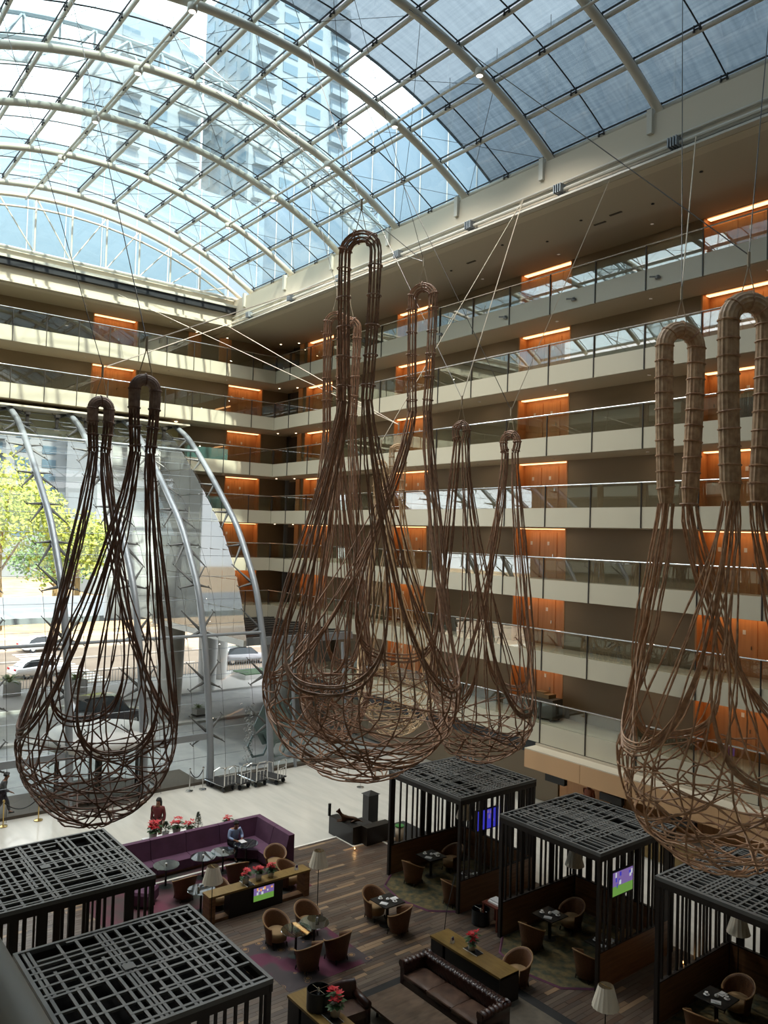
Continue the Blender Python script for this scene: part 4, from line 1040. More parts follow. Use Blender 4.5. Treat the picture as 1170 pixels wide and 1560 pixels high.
cafe_table((18.85, -15.6, 0), 'small dark square cafe table between two tub chairs on bare boards'); setting(18.85, -15.6, .73, 'on the lone cafe table')
for nm, sx in (('farthest right-hand pavilion', 18.05), ('middle right-hand pavilion', 12.8), ('pavilion at the right edge', 7.6)):
    cafe_table((sx + 2.6, -19.0, 0), 'small dark square cafe table, left one in the ' + nm); setting(sx + 2.6, -19.0, .73, 'on left table, ' + nm)
    cafe_table((sx + .65, -18.95, 0), 'small dark square cafe table, right one in the ' + nm); setting(sx + .65, -18.95, .73, 'on right table, ' + nm)
    o = thing('bench', 'low boxy brown bench in the back right corner of the ' + nm, 'bench', (sx + .75, -20.6, 0)); MB().box(-.45, -.35, .1, .45, .35, .38).obj('seat', tanfab, o); MB().box(-.4, -.3, 0, .4, .3, .1).obj('base', black, o)
for q, (x_, y_) in enumerate(((25.05, -11.2), (25.0, -12.5), (25.0, -13.25), (25.2, -14.25))):
    cafe_table((x_, y_, 0), 'round glass table before the banquette, %s' % ('leftmost', 'second from the left', 'third from the left', 'in front of the seated man')[q], False, 'round glass tables along the banquette')
    tg = thing('tealight', 'small glass tealight on the round table, %s' % ('leftmost', 'second from the left', 'third from the left', 'in front of the seated man')[q], 'candle', (x_, y_, .722), 0, 'tealights on round tables'); MB().lathe([(.03, 0), (.035, .05), (.03, .05)], 10).obj('cup', whitem, tg)
t2 = cafe_table((18.95, -12.4, 0), 'round glass table between chairs on the patterned rug', False); t3 = cafe_table((19.02, -13.05, 0), 'round glass table with a chrome holder on the patterned rug', False)
cafe_table((22.75, -11.35, 0), 'round glass table by the left lamp behind the console', False)
for nm, p in (('on the round table of the patterned rug', (19.02, -13.15, .722)), ('on the left lamp table', (22.75, -11.25, .722))):
    g = thing('candle_holder', 'short chrome candle holder ' + nm, 'candle holder', p); MB().lathe([(.05, 0), (.05, .1), (.04, .1), (.04, .02)], 14).obj('cup', chrome, g); MB().lathe([(.02, .02), (.02, .07)], 8).obj('candle', whitem, g)

# rugs and carpets
def rug(label, x0, y0, x1, y1, mm, z=.018): return tag(MB().box(x0, y0, 0, x1, y1, z).obj('rug', mm), label, 'rug')
prug = mat('patterned_rug', srgb(74, 68, 68), .95)
n = prug.node_tree.nodes; l = prug.node_tree.links; b = n['Principled BSDF']
tcn = n.new('ShaderNodeTexCoord'); vo = n.new('ShaderNodeTexVoronoi'); vo.inputs['Scale'].default_value = 2.6; rp1 = n.new('ShaderNodeValToRGB'); rp1.color_ramp.interpolation = 'CONSTANT'
e = rp1.color_ramp.elements; e[0].position = 0; e[0].color = srgb(150, 118, 80); e[1].position = .16; e[1].color = srgb(78, 70, 70)
for p, c in ((.24, srgb(140, 110, 84)), (.28, srgb(74, 66, 68))): q = e.new(p); q.color = c
nz2 = n.new('ShaderNodeTexNoise'); nz2.inputs['Scale'].default_value = .8; rp2 = n.new('ShaderNodeValToRGB'); rp2.color_ramp.elements[0].position = .5; rp2.color_ramp.elements[1].position = .56
mxn = n.new('ShaderNodeMix'); mxn.data_type = 'RGBA'; mxn.inputs[7].default_value = srgb(98, 50, 70)
l.new(tcn.outputs['Object'], vo.inputs['Vector']); l.new(vo.outputs['Distance'], rp1.inputs[0]); l.new(tcn.outputs['Object'], nz2.inputs['Vector']); l.new(nz2.outputs[0], rp2.inputs[0]); l.new(rp2.outputs[0], mxn.inputs[0]); l.new(rp1.outputs[0], mxn.inputs[6]); l.new(mxn.outputs[2], b.inputs['Base Color'])
rug('dark rug with ochre circles and a plum corner under the four tub chairs', 17.5, -14.0, 20.15, -11.3, prug)
rug('long dark plum and green carpet before the purple banquette', 22.35, -15.2, 25.85, -8.6, mat('banquette_carpet', srgb(62, 66, 60), .95, noise=(srgb(112, 52, 72), .55, (1, 1, 1))))
for nm, sx in (('farthest right-hand pavilion', 18.05), ('middle right-hand pavilion', 12.8), ('pavilion at the right edge', 7.6)):
    o = MB().prism([(sx + .15, -17.95), (sx + .1, -21.2), (sx + 3.5, -21.2), (sx + 3.45, -17.95), (sx + 2.9, -17.2), (sx + 1.8, -16.95), (sx + .7, -17.2)], .0, .02).obj('rug', carpet2); tag(o, 'moss and plum carpet with a rounded front edge in the ' + nm, 'rug')
    o = MB().tube([(sx + 3.45, -17.9, .02), (sx + 2.9, -17.2, .02), (sx + 1.8, -16.95, .02), (sx + .7, -17.2, .02), (sx + .15, -17.9, .02)], .04, 4).obj('edge_band', mat('plum_band', srgb(96, 58, 78), .95)); o.parent = [x_ for x_ in bpy.data.objects if x_.name.startswith('rug')][-1] if False else None; tag(o, 'plum edging band on the carpet of the ' + nm, 'rug')
rug('grey woven carpet under the leather sofa and coffee table', 11.6, -16.0, 16.1, -9.0, greyrug)
bd = thing('rug_border', 'wide charcoal border round the grey carpet of the sofa corner', 'rug', (0, 0, 0)); MB().box(16.1, -16.3, 0, 16.42, -9, .018).obj('strip', border, bd); MB().box(11.0, -16.3, 0, 16.1, -16.0, .018).obj('strip', border, bd)

# purple banquette of separate seat and back cushions
bq = thing('banquette', 'long plum velvet corner banquette with tall back facing the lounge', 'sofa', (0, 0, 0))
ybs = [-15.4, -13.8, -12.5, -11.2, -9.9, -8.6]
for i in range(5):
    y0, y1 = ybs[i], ybs[i + 1]
    if i: MB().prism([(25.72, y0 + .01), (26.42, y0 + .01), (26.42, y1 - .01), (25.72, y1 - .01)], .14, .45).obj('seat', purple, bq)
    MB().add([(26.28, y0 + .01, .4), (26.28, y1 - .01, .4), (26.62, y1 - .01, .1), (26.62, y0 + .01, .1), (26.42, y0 + .01, 1.08), (26.42, y1 - .01, 1.08), (26.62, y1 - .01, 1.08), (26.62, y0 + .01, 1.08)], [(0, 1, 5, 4), (1, 2, 6, 5), (2, 3, 7, 6), (3, 0, 4, 7), (4, 5, 6, 7), (0, 3, 2, 1)]).obj('back_cushion', purple, bq)
MB().prism([(25.0, -15.3), (26.4, -15.3), (26.4, -13.8), (25.72, -13.8), (25.0, -14.6)], .14, .45).obj('corner_seat', purple, bq)
MB().prism([(24.2, -15.3), (24.99, -15.3), (24.99, -14.6), (24.2, -14.6)], .14, .45).obj('seat', purple, bq)
for x0, x1 in ((25.22, 26.62), (24.15, 25.2)):
    MB().add([(x0, -15.2, .4), (x1, -15.2, .4), (x1, -15.6, .1), (x0, -15.6, .1), (x0, -15.38, 1.08), (x1, -15.38, 1.08), (x1, -15.6, 1.08), (x0, -15.6, 1.08)], [(1, 0, 4, 5), (2, 1, 5, 6), (3, 2, 6, 7), (0, 3, 7, 4), (5, 4, 7, 6), (0, 1, 2, 3)]).obj('back_cushion', purple, bq)
MB().box(24.2, -15.55, 0, 26.55, -14.7, .14).box(25.8, -14.7, 0, 26.55, -8.6, .14).obj('plinth', brownpanel, bq)
ot = thing('ottoman', 'rounded plum velvet pouf behind the far left pavilion', 'stool', (24.3, -10.1, 0)); MB().lathe([(.5, .08), (.55, .15), (.55, .42), (.48, .5), (.1, .52)], 4, (0, 0, 0)).obj('seat', purple, ot); MB().box(-.3, -.3, 0, .3, .3, .1).obj('base', black, ot)

# counters with veneer tops
def counter(label, x0, y0, x1, y1, h, along='y', tv=False):
    t = thing('lounge_counter', label, 'counter', (0, 0, 0))
    MB().box(x0, y0, h - .06, x1, y1, h).obj('top', oakc, t)
    if along == 'y':
        MB().box(x0 + .02, y0 + .02, 0, x1 - .02, y0 + .22, h - .06).obj('end_panel', brownpanel, t); MB().box(x0 + .02, y1 - .22, 0, x1 - .02, y1 - .02, h - .06).obj('end_panel', brownpanel, t)
        ym0, ym1 = y0 + (y1 - y0) * .28, y0 + (y1 - y0) * .80
        MB().box(x0 + .06, ym0, 0, x1 - .06, ym1, h - .06).obj('body', black, t); MB().box(x0 + .1, y0 + .2, 0, x1 - .1, y1 - .2, .1).obj('plinth', brownpanel, t)
    else:
        MB().box(x0 + .02, y0 + .02, 0, x1 - .6, y1 - .02, h - .06).obj('body', black, t); MB().box(x1 - .5, y0 + .02, 0, x1 - .02, y1 - .02, h - .06).obj('end_panel', black, t)
        MB().box(x0, y0 - .01, 0, x0 + .04, y1 + .01, h - .02).obj('end_panel', slat_m, t)
    return t
counter('long lounge counter with a lit screen on its near side and poinsettias on top', 21.8, -14.75, 22.28, -11.15, .85)
counter('veneer-topped counter behind the leather sofa with a poinsettia', 13.85, -15.9, 16.5, -15.22, .75, 'x')
counter('low veneer-topped counter with a black drum lamp at the bottom edge', 12.4, -11.15, 16.35, -10.5, .75, 'x')
def screen(label, loc, rz, w, h, sp):
    t = thing('television', label, 'television', loc, rz)
    MB().box(-.03, -w / 2 - .03, -.03, .03, w / 2 + .03, h + .03).obj('housing', black, t)
    cols = [emis('screen_green', (.10, .22, .04, 1), .5), emis('screen_violet', (.14, .09, .25, 1), .5), emis('screen_white', (.7, .75, .8, 1), .3), emis('screen_orange', (.8, .35, .1, 1), .4), emis('screen_blue', (.03, .03, .35, 1), .5)]
    p = MB(); X = -.035
    def rect(a, b_, c, d, mi): p.add([(X, a * w - w / 2, c * h), (X, b_ * w - w / 2, c * h), (X, b_ * w - w / 2, d * h), (X, a * w - w / 2, d * h)], [(0, 3, 2, 1)], mi)
    rnd = random.Random(sp)
    if sp == 0: rect(0, 1, 0, .45, 0); rect(0, 1, .45, 1, 3 if False else 1)
    elif sp == 1: rect(0, 1, 0, .4, 0); rect(0, 1, .4, 1, 1)
    else: rect(0, 1, 0, 1, 4)
    X = -.037
    for i in range(9):
        a = rnd.random() * .85; c = .3 + rnd.random() * .5; rect(a, a + .04 + rnd.random() * .07, c, c + .12 + rnd.random() * .1, rnd.choice((2, 3, 2) if sp == 0 else (2, 4, 2)) if sp < 2 else 1)
    p.obj('screen', cols, t); MB().box(.03, -.05, h * .3, .1, .05, h * .7).obj('bracket', metal_d, t); return t
screen('screen showing a green pitch, set in the near side of lounge counter', (21.84, -13.02, .33), 0, .72, .40, 0)
o = screen('television showing a green pitch, hung in the slats of the middle pavilion', (12.74, -18.68, 2.42), PI, .9, .62, 1); o.rotation_euler[2] = 0
o = screen('television with a blue picture, hung in the slats of the farthest right-hand pavilion', (18.25, -19.2, 2.35), 0, 1.0, .62, 2)

# chesterfield
def chesterfield(label, x0, x1, yf, yb):
    t = thing('chesterfield_sofa', label, 'sofa', (0, 0, 0)); aw = .27
    def tuft(a, b_, s_=1): return -.018 * s_ * (max(0, math.cos(a * 2 * PI) * math.cos(b_ * 2 * PI)) ** 2 + max(0, math.cos((a + .5) * 2 * PI) * math.cos(b_ * 2 * PI + PI * 0)) ** 2)
    nl = 72; # back profile (y offset from the back, z): front face up, rolled top, outer back down
    base = [(.30, .40), (.31, .48), (.32, .55), (.31, .62), (.30, .68), (.315, .725), (.30, .76), (.25, .785), (.18, .79), (.10, .775), (.05, .735), (.04, .68), (.08, .63), (.05, .55), (.04, .1)]
    rows = []
    for i in range(nl + 1):
        x_ = x0 + .1 + (x1 - x0 - .2) * i / nl; r_ = []
        for k, (dy, z_) in enumerate(base):
            f = 1 if k < 10 else 0; q = (.045 if (i + 2 * k) % 4 == 0 and k < 10 else -.012 * f) if k < 6 else f * .022 * (1 - math.cos(PI * i / 2)) - .01 * f; r_.append((x_, yb + dy - q, z_ - q * (1 if k > 5 and f else 0)))
        rows.append(r_)
    MB().grid(rows, closeu=True).obj('backrest', leather, t, True)
    bt = MB()
    for i in range(0, nl + 1):
        for k in range(0, 10):
            if (i + 2 * k) % 4 == 0 and i % 2 == 0:
                p = rows[i][k]; bt.lathe([(.012, -.004), (.014, .006), (.004, .012)], 6, (p[0], p[1] + (.006 if k < 6 else 0), p[2] + (.006 if k > 5 else 0)))
    bt.obj('buttons', mat('button_leather', srgb(30, 16, 14), .4), t)['kind'] = 'stuff'
    for (xa, sg) in ((x0 + aw / 2, 1), (x1 - aw / 2, -1)):
        rows = []; na = 28
        ab = [(.10 * sg, .38), (.10 * sg, .55), (.10 * sg, .66), (.135 * sg, .72), (.10 * sg, .775), (.02 * sg, .79), (-.07 * sg, .775), (-.115 * sg, .73), (-.11 * sg, .67), (-.07 * sg, .63), (-.06 * sg, .5), (-.06 * sg, .1)]
        for i in range(na + 1):
            y_ = yb + .08 + (yf - yb - .08) * i / na; r_ = []
            for k, (dx, z_) in enumerate(ab):
                q = (.036 if (i + 2 * k) % 4 == 0 else -.006) if k < 3 else (.02 * (1 - math.cos(PI * i / 2)) if k < 8 else 0); r_.append((xa + dx * (1 - q * 4), y_, z_ - q))
            rows.append(r_)
        mb = MB().grid(rows, closeu=True).add(rows[-1], [tuple(range(len(ab)))]); mb.obj('armrest', leather, t, True)
        MB().tube([(xa + .01, yf - .01, .69), (xa + .01, yf + .02, .69)], .1, 16).obj('arm_scroll', leather, t)
    MB().box(x0 + .1, yb + .06, .1, x1 - .1, yf - .02, .33).obj('base', leather, t)
    w = (x1 - x0 - 2 * aw + .1) / 3
    for i in range(3):
        a = x0 + aw - .05 + i * w; rows = []
        for q in range(9):
            v = q / 8; rr_ = []
            for k in range(9):
                u = k / 8; zz = .47 - .03 * ((2 * u - 1) ** 6 + (2 * v - 1) ** 6); rr_.append((a + .008 + (w - .016) * u, yb + .33 + (yf - yb - .31) * v, zz))
            rows.append(rr_)
        mb = MB().grid(rows); mb.box(a + .01, yb + .33, .33, a + w - .01, yf + .0, .43); mb.obj('seat_cushion', leather2, t, True)
        MB().tube([(a + .02, yf + .01, .44), (a + w - .02, yf + .01, .44)], .022, 6).obj('piping', leather2, t)
    for xx in (x0 + .12, x1 - .12):
        for yy in (yf - .08, yb + .15): MB().lathe([(.02, 0), (.035, .05), (.03, .1)], 8, (xx, yy, .018)).obj('leg', slat_m, t)
    return t
chesterfield('long oxblood leather chesterfield sofa with buttoned back and three seats', 12.95, 16.05, -13.72, -14.75)
# leather armchair behind the low counter (its buttoned back shows above the counter)
ac = thing('leather_armchair', 'buttoned dark leather armchair between the drum-lamp counter and coffee table', 'chair', (15.55, -11.65, 0), -.1)
rows = []
for i in range(17):
    u = i / 16 * 2 - 1; bx = .1 * (1 - u * u); rows.append([(.30 + bx, .42 * u, .3), (.33 + bx, .42 * u, .55), (.34 + bx - (.015 if i % 2 else 0), .42 * u, .7), (.36 + bx, .42 * u, .84), (.30 + bx, .42 * u, .9), (.22 + bx, .42 * u, .84), (.18 + bx - (.02 if i % 2 else 0), .42 * u, .6), (.18 + bx, .42 * u, .3)])
MB().grid(rows, closeu=True).add(rows[0], [tuple(range(8))]).add(rows[-1], [tuple(reversed(range(8)))]).obj('backrest', leather, ac, True)
for s_ in (-1, 1): MB().box(-.35, s_ * .42 - .08, .1, .3, s_ * .42 + .08, .55).tube([(-.36, s_ * .42, .56), (.3, s_ * .42, .58)], .1, 12).obj('armrest', leather, ac, True)
MB().box(-.36, -.36, .28, .22, .36, .46).obj('seat_cushion', leather2, ac); MB().box(-.34, -.4, .08, .34, .4, .28).obj('base', leather, ac)
for a in (-.28, .28):
    for b_ in (-.34, .34): MB().box(a - .02, b_ - .02, .018, a + .02, b_ + .02, .08).obj('leg', slat_m, ac)
# coffee table
ct = thing('coffee_table', 'large low veneered coffee table in front of the chesterfield', 'table', (0, 0, 0))
MB().box(12.9, -13.45, .34, 15.65, -12.25, .40).obj('top', tablew, ct)
for (a, b_) in ((15.3, -13.2), (15.3, -12.5), (13.2, -13.2), (13.2, -12.5)): MB().tube([(a, b_, .34), (a + (.08 if a > 14 else -.08), b_, .018)], [.06, .04], 4).obj('leg', slat_m, ct)

# lamps
def floor_lamp(label, x_, y_, h=1.98):
    t = thing('floor_lamp', label, 'lamp', (x_, y_, 0), 0, 'floor lamps with pleated cream shades')
    MB().lathe([(.19, 0), (.19, .02), (.03, .04)], 20).obj('base', black, t); MB().tube([(0, 0, .03), (0, 0, h - .3)], .014, 6).obj('pole', black, t)
    N = 32; rows = []
    for (r_, z_) in ((.30, h - .46), (.27, h - .36), (.20, h - .12), (.165, h)): rows.append([(r_ * (1 + .02 * (-1) ** k) * math.cos(2 * PI * k / N), r_ * (1 + .02 * (-1) ** k) * math.sin(2 * PI * k / N), z_) for k in range(N)])
    MB().grid(rows, closeu=True).obj('lamp_shade', shade_m, t)
    MB().tube([(0, 0, h - .3), (0, 0, h - .15)], .03, 6).obj('lamp_holder', brass, t); MB().box(-.17, -.006, h - .02, .17, .006, h - .01).obj('shade_spider', brass, t)
floor_lamp('cream floor lamp at the left end of the screen counter', 21.35, -11.0)
floor_lamp('cream floor lamp standing right of the screen counter', 20.56, -14.2)
floor_lamp('cream floor lamp in the back corner of the farthest right-hand pavilion', 21.05, -20.95)
floor_lamp('cream floor lamp in the back corner of the middle pavilion', 16.0, -20.9)
floor_lamp('cream floor lamp in the back corner of the pavilion at right edge', 10.7, -21.0)
floor_lamp('cream floor lamp cut by the bottom edge of the picture', 10.75, -15.25)
def drum(label, loc):
    t = thing('drum_lamp', label, 'lamp', loc); MB().lathe([(.26, 0), (.28, .02), (.28, .44), (.27, .44), (.26, .03)], 28).obj('lamp_shade', mat('black_shade', srgb(18, 24, 28), .35), t)
    MB().tube([(-.27, 0, .42), (.27, 0, .42)], .006, 4).tube([(0, -.27, .42), (0, .27, .42)], .006, 4).lathe([(.03, .30), (.06, .36), (.02, .46)], 10).obj('shade_spider', chrome, t); return t
o = drum('black drum lamp with a chrome fitting standing on the low counter', (15.5, -10.82, .75))
o = drum('black drum stool lamp on the floor between the right-hand pavilions', (17.25, -18.0, .02))
rt = thing('side_table', 'red-brown side table with white linen between the right-hand pavilions', 'table', (16.85, -18.25, 0))
MB().box(-.32, -.3, .68, .32, .3, .72).obj('top', mat('red_lacquer', srgb(104, 48, 34), .4), rt)
for a in (-.28, .28):
    for b_ in (-.26, .26): MB().box(a - .025, b_ - .025, 0, a + .025, b_ + .025, .68).obj('leg', mat('red_lacquer', srgb(104, 48, 34), .4), rt)
tag(MB().box(-.22, -.17, 0, .2, .17, .05).box(-.2, -.15, .05, .16, .12, .1).obj('folded_linen', whitem, loc=(16.85, -18.25, .72)), 'folded white linen on the red-brown side table', 'linen')
# thin bent reading lamp arm by the aisle
tag(MB().tube([(16.9, -16.1, 0), (17.0, -16.3, .9), (17.3, -16.9, 1.7)], .012, 5).lathe([(.1, 0), (.1, .02)], 12, (16.9, -16.1, 0)).obj('signpost_rod', black), 'thin leaning black rod standing beside the veneer counter', 'rod')

# poinsettias, tents, pots
def poinsettia(label, loc, s_=1.0, seed=0, group=None):
    t = thing('poinsettia', label, 'plant', loc, 0, group); rnd = random.Random(seed)
    MB().lathe([(.075 * s_, 0), (.1 * s_, .18 * s_), (.085 * s_, .18 * s_)], 14).obj('pot', concrete, t, True)
    gl, rl = MB(), MB()
    def leaf(mb, c, d, L, w):
        d = d.normalized(); sd = d.cross(Vector((0, 0, 1))).normalized() * w; mb.add([c, c + d * L * .5 + sd, c + d * L, c + d * L * .5 - sd], [(0, 1, 2, 3)])
    for q in range(8):
        a = q * 2.4; hc = Vector((math.cos(a) * .10 * (.3 + rnd.random()), math.sin(a) * .10 * (.3 + rnd.random()), .26 + .14 * rnd.random())) * s_
        for k in range(8): b2 = k * PI / 4 + rnd.random() * .4; leaf(rl, hc, Vector((math.cos(b2), math.sin(b2), .9 * rnd.random() - .2)), .09 * s_, .026 * s_)
        for k in range(4): b2 = k * PI / 2 + rnd.random(); leaf(gl, hc - Vector((0, 0, .08 * s_)), Vector((math.cos(b2), math.sin(b2), -.2)), .14 * s_, .04 * s_)
    rl.obj('bracts', red_m, t); gl.obj('leaves', leaf_m, t); return t
poinsettia('red poinsettia in a grey pot on the screen counter, leftmost', (22.05, -12.5, .85), 1.1, 1, 'poinsettias on the screen counter')
poinsettia('red poinsettia in a grey pot on the screen counter, middle one', (22.05, -12.95, .85), 1.1, 2, 'poinsettias on the screen counter')
poinsettia('red poinsettia in a grey pot on the screen counter, rightmost', (22.05, -13.4, .85), 1.1, 3, 'poinsettias on the screen counter')
poinsettia('red poinsettia on a black tray on the counter behind the leather sofa', (15.25, -15.6, .765), 1.2, 4)
poinsettia('red poinsettia beside the drum lamp on the low counter', (15.0, -10.95, .765), 1.4, 5)
for lb, a in (('white-edged black tray under the poinsettia behind the sofa', (15.2, -15.6, .75)), ('black tray with a white edge on the screen counter', (22.05, -12.55, .85)), ('black tray under the poinsettia beside drum lamp', (14.95, -10.85, .75))):
    t = thing('tray', lb, 'tray', a); MB().box(-.25, -.12, 0, .25, .12, .012).obj('board', black, t); MB().box(-.26, -.13, 0, .26, -.12, .02).box(-.26, .12, 0, .26, .13, .02).obj('edge', whitem, t)
for q, p in enumerate(((22.05, -14.35, .85), (15.85, -15.45, .75))):
    t = thing('menu_tent', 'small white and violet menu card on the %s' % ('right end of the screen counter', 'counter behind the leather sofa')[q], 'menu card', p, .3)
    MB().add([(-.05, -.06, 0), (-.05, .06, 0), (0, .06, .16), (0, -.06, .16), (.05, -.06, 0), (.05, .06, 0)], [(0, 1, 2, 3), (3, 2, 5, 4), (0, 3, 4), (1, 5, 2)]).obj('card', whitem, t)
    MB().add([(-.032, -.05, .07), (-.032, .05, .07), (-.011, .05, .14), (-.011, -.05, .14)], [(0, 1, 2, 3)]).obj('print', mat('violet_print', srgb(70, 44, 96), .6), t)
for q, p in enumerate(((15.0, -11.05, .77), (15.1, -17.6, .0), (23.95, -18.15, .02), (11.35, -19.4, .9), (20.0, -5.6, 1.0))):
    if q == 1: continue
    t = thing('tealight_candle', ('lit tealight beside the poinsettia on the low counter', '', 'lit tealight on the floor in front of the black planter wall', 'lit wall light low between the middle and right pavilions', 'lit candle glowing inside the far left pavilion')[q], 'candle', p)
    MB().lathe([(.03, 0), (.035, .04)], 8).obj('holder', brass, t); MB().lathe([(.015, .04), (.02, .06), (.004, .1)], 8).obj('flame', candle, t)
    ld = bpy.data.lights.new('candle_light', 'POINT'); ld.energy = .8; ld.color = (1, .55, .2); ld.shadow_soft_size = .03; lo_ = link('candle_light', ld, t, (0, 0, .16))
st_ = tag(MB().box(20.0 - .2, -5.8, 0, 20.2, -5.4, .98).box(19.75, -5.85, .98, 20.25, -5.35, 1.0).obj('candle_stand', brownpanel), 'brown candle stand inside the far left pavilion', 'stand')
# black planter wall with a dog figure, pillar, bin
bw = thing('black_planter_wall', 'L-shaped low black stone planter wall on the stone floor edge', 'planter', (0, 0, 0))
MB().box(24.35, -18.75, 0, 25.95, -18.35, .68).obj('long_box', black, bw); MB().box(24.0, -19.95, 0, 24.4, -18.76, .68).obj('short_box', black, bw)
MB().box(25.9, -18.4, .68, 25.97, -18.3, 1.15).obj('upright', black, bw)
MB().box(24.42, -19.9, .3, 25.85, -18.8, .34).obj('inner_bed', mat('dark_soil', srgb(40, 36, 32), .9), bw)
pl_ = thing('black_pillar', 'free-standing black stone pillar with a pyramid cap behind planter wall', 'pillar', (26.0, -20.45, 0)); MB().box(-.2, -.25, 0, .2, .25, 1.15).obj('shaft', black, pl_)
MB().add([(-.26, -.31, 1.15), (.26, -.31, 1.15), (.26, .31, 1.15), (-.26, .31, 1.15), (0, 0, 1.3)], [(0, 3, 2, 1), (0, 1, 4), (1, 2, 4), (2, 3, 4), (3, 0, 4)]).obj('cap', black, pl_)
bn_ = thing('waste_bin', 'slim beige bin with a green rim beside the black planter wall', 'bin', (23.75, -20.15, 0)); MB().lathe([(.15, 0), (.17, .55)], 16).obj('body', beige, bn_, True); MB().lathe([(.18, .55), (.18, .6), (.15, .6)], 16).obj('rim', mat('green_rim', srgb(60, 130, 60), .5), bn_)
# luggage carts
def cart(label, loc, rz):
    t = thing('luggage_cart', label, 'cart', loc, rz, 'chrome luggage carts')
    MB().box(-.75, -.32, .26, .75, .32, .31).obj('platform', border, t)
    for yy in (-.33, .33): MB().tube([(-.75, yy, .28), (.75, yy, .28)], .02, 6).obj('side_rail', chrome, t)
    MB().tube([(-.72, -.3, .3), (-.72, -.3, 1.0), (-.72, -.2, 1.12), (-.72, .2, 1.12), (-.72, .3, 1.0), (-.72, .3, .3)], .028, 6).tube([(-.72, -.3, .75), (-.72, .3, .75)], .02, 5).tube([(-.72, -.1, .3), (-.72, -.1, .75)], .014, 5).tube([(-.72, .1, .3), (-.72, .1, .75)], .014, 5).obj('push_hoop', chrome, t)
    MB().tube([(.1, -.3, .3), (.1, -.3, .8), (.1, 0, .9), (.1, .3, .8), (.1, .3, .3)], .024, 6).obj('inner_hoop', chrome, t)
    for a in (-.6, .6):
        for b_ in (-.26, .26): MB().tube([(a, b_ - .025, .11), (a, b_ + .025, .11)], .11, 12).box(a - .02, b_ - .03, .11, a + .02, b_ + .03, .26).obj('wheel', gask, t)
    return t
c0 = cart('chrome luggage cart nearest the camera side of the group', (33.15, -18.05, 0), .25)
for q, (p, rz) in enumerate((((33.1, -18.95, 0), .1), ((33.25, -17.35, 0), .15), ((32.9, -19.75, 0), .35))):
    dup(c0, p, rz, 'chrome luggage cart in the row before the facade, %s' % ('second from the right', 'leftmost', 'rightmost')[q])
# rope barriers
def stan(x_, y_, mm, lb, grp):
    t = thing('stanchion', lb, 'stanchion', (x_, y_, 0), 0, grp); MB().lathe([(.17, 0), (.17, .02), (.04, .05)], 16).obj('base', mm, t); MB().tube([(0, 0, .04), (0, 0, .95)], .024, 8).lathe([(.04, .95), (.05, .98), (.03, 1.02)], 10).obj('post', mm, t)
sts = [(33.6, -8.2, brass), (33.55, -9.5, brass), (33.6, -16.0, chrome), (33.5, -16.6, chrome), (30.9, -22.9, chrome), (29.8, -22.8, chrome)]
for q, (x_, y_, mm) in enumerate(sts): stan(x_, y_, mm, '%s rope barrier post %s' % (('brass', 'brass', 'chrome', 'chrome', 'chrome', 'chrome')[q], ('at the left edge by the walking man', 'left of the left hanging basket', 'left of the luggage carts', 'right beside the luggage carts', 'under the largest basket, left one', 'under the largest basket, right one')[q]), 'rope barrier posts')
def rope(a, b_, lb): 
    pts = [(a[0] + (b_[0] - a[0]) * k / 12, a[1] + (b_[1] - a[1]) * k / 12, .92 - .35 * (1 - (2 * k / 12 - 1) ** 2)) for k in range(13)]
    tag(MB().tube(pts, .022, 6).obj('barrier_rope', black), lb, 'rope')
rope(sts[0], sts[1], 'black rope sagging between the two brass posts'); rope(sts[2], sts[3], 'black rope sagging between chrome posts left of the carts')

# plant stand behind the banquette
ps = thing('plant_stand', 'white plant stand with pots behind the purple banquette', 'stand', (27.5, -12.35, 0)); MB().box(-.3, -.9, .62, .3, .9, .66).obj('top', whitem, ps)
for a in (-.26, .26):
    for b_ in (-.86, .86): MB().box(a - .02, b_ - .02, 0, a + .02, b_ + .02, .62).obj('leg', metal_w, ps)
poinsettia('red poinsettia at the left end of the white plant stand', (27.5, -11.75, .66), 1.6, 7); poinsettia('red poinsettia in the middle of the white plant stand', (27.4, -12.6, .66), 1.5, 8)
poinsettia('red poinsettia at the right end of the white plant stand', (27.3, -13.05, .66), 1.2, 9)
poinsettia('red poinsettia peeping over the banquette back by the seated man', (26.85, -14.35, .7), 1.1, 12)
tag(MB().box(26.68, -14.6, 0, 27.0, -14.1, .7).box(26.66, -14.62, .66, 27.02, -14.08, .7).obj('pot_plinth', beige), 'beige plinth behind the banquette holding a poinsettia', 'plinth')
def conifer(lb, loc, h, r0, seed):
    t = thing('potted_conifer', lb, 'plant', loc); rnd = random.Random(seed); MB().lathe([(.1, 0), (.13, .2), (.11, .2)], 12).obj('pot', concrete, t); MB().tube([(0, 0, .15), (0, 0, h * .8)], .015, 5).obj('stem', bark, t)
    f = MB()
    for i in range(420):
        u = rnd.random() ** .7; z_ = .2 + (h - .2) * u; rr_ = r0 * (1 - u) * (.4 + .6 * rnd.random()) + .01; a = rnd.random() * 6.28; c = Vector((rr_ * math.cos(a), rr_ * math.sin(a), z_)); d = Vector((math.cos(a), math.sin(a), .5)) * .05; s2 = Vector((-math.sin(a), math.cos(a), 0)) * .018
        f.add([c + s2, c + d, c - s2], [(0, 1, 2)])
    f.obj('foliage', mat('conifer_green', srgb(52, 66, 44), .8), t)['kind'] = 'stuff'
conifer('small dark potted conifer standing behind the banquette back', (27.1, -13.05 - .25, .66), .78, .2, 3)
conifer('bushy green plant on the white stand behind the banquette', (27.45, -12.2, .66), .55, .26, 4)

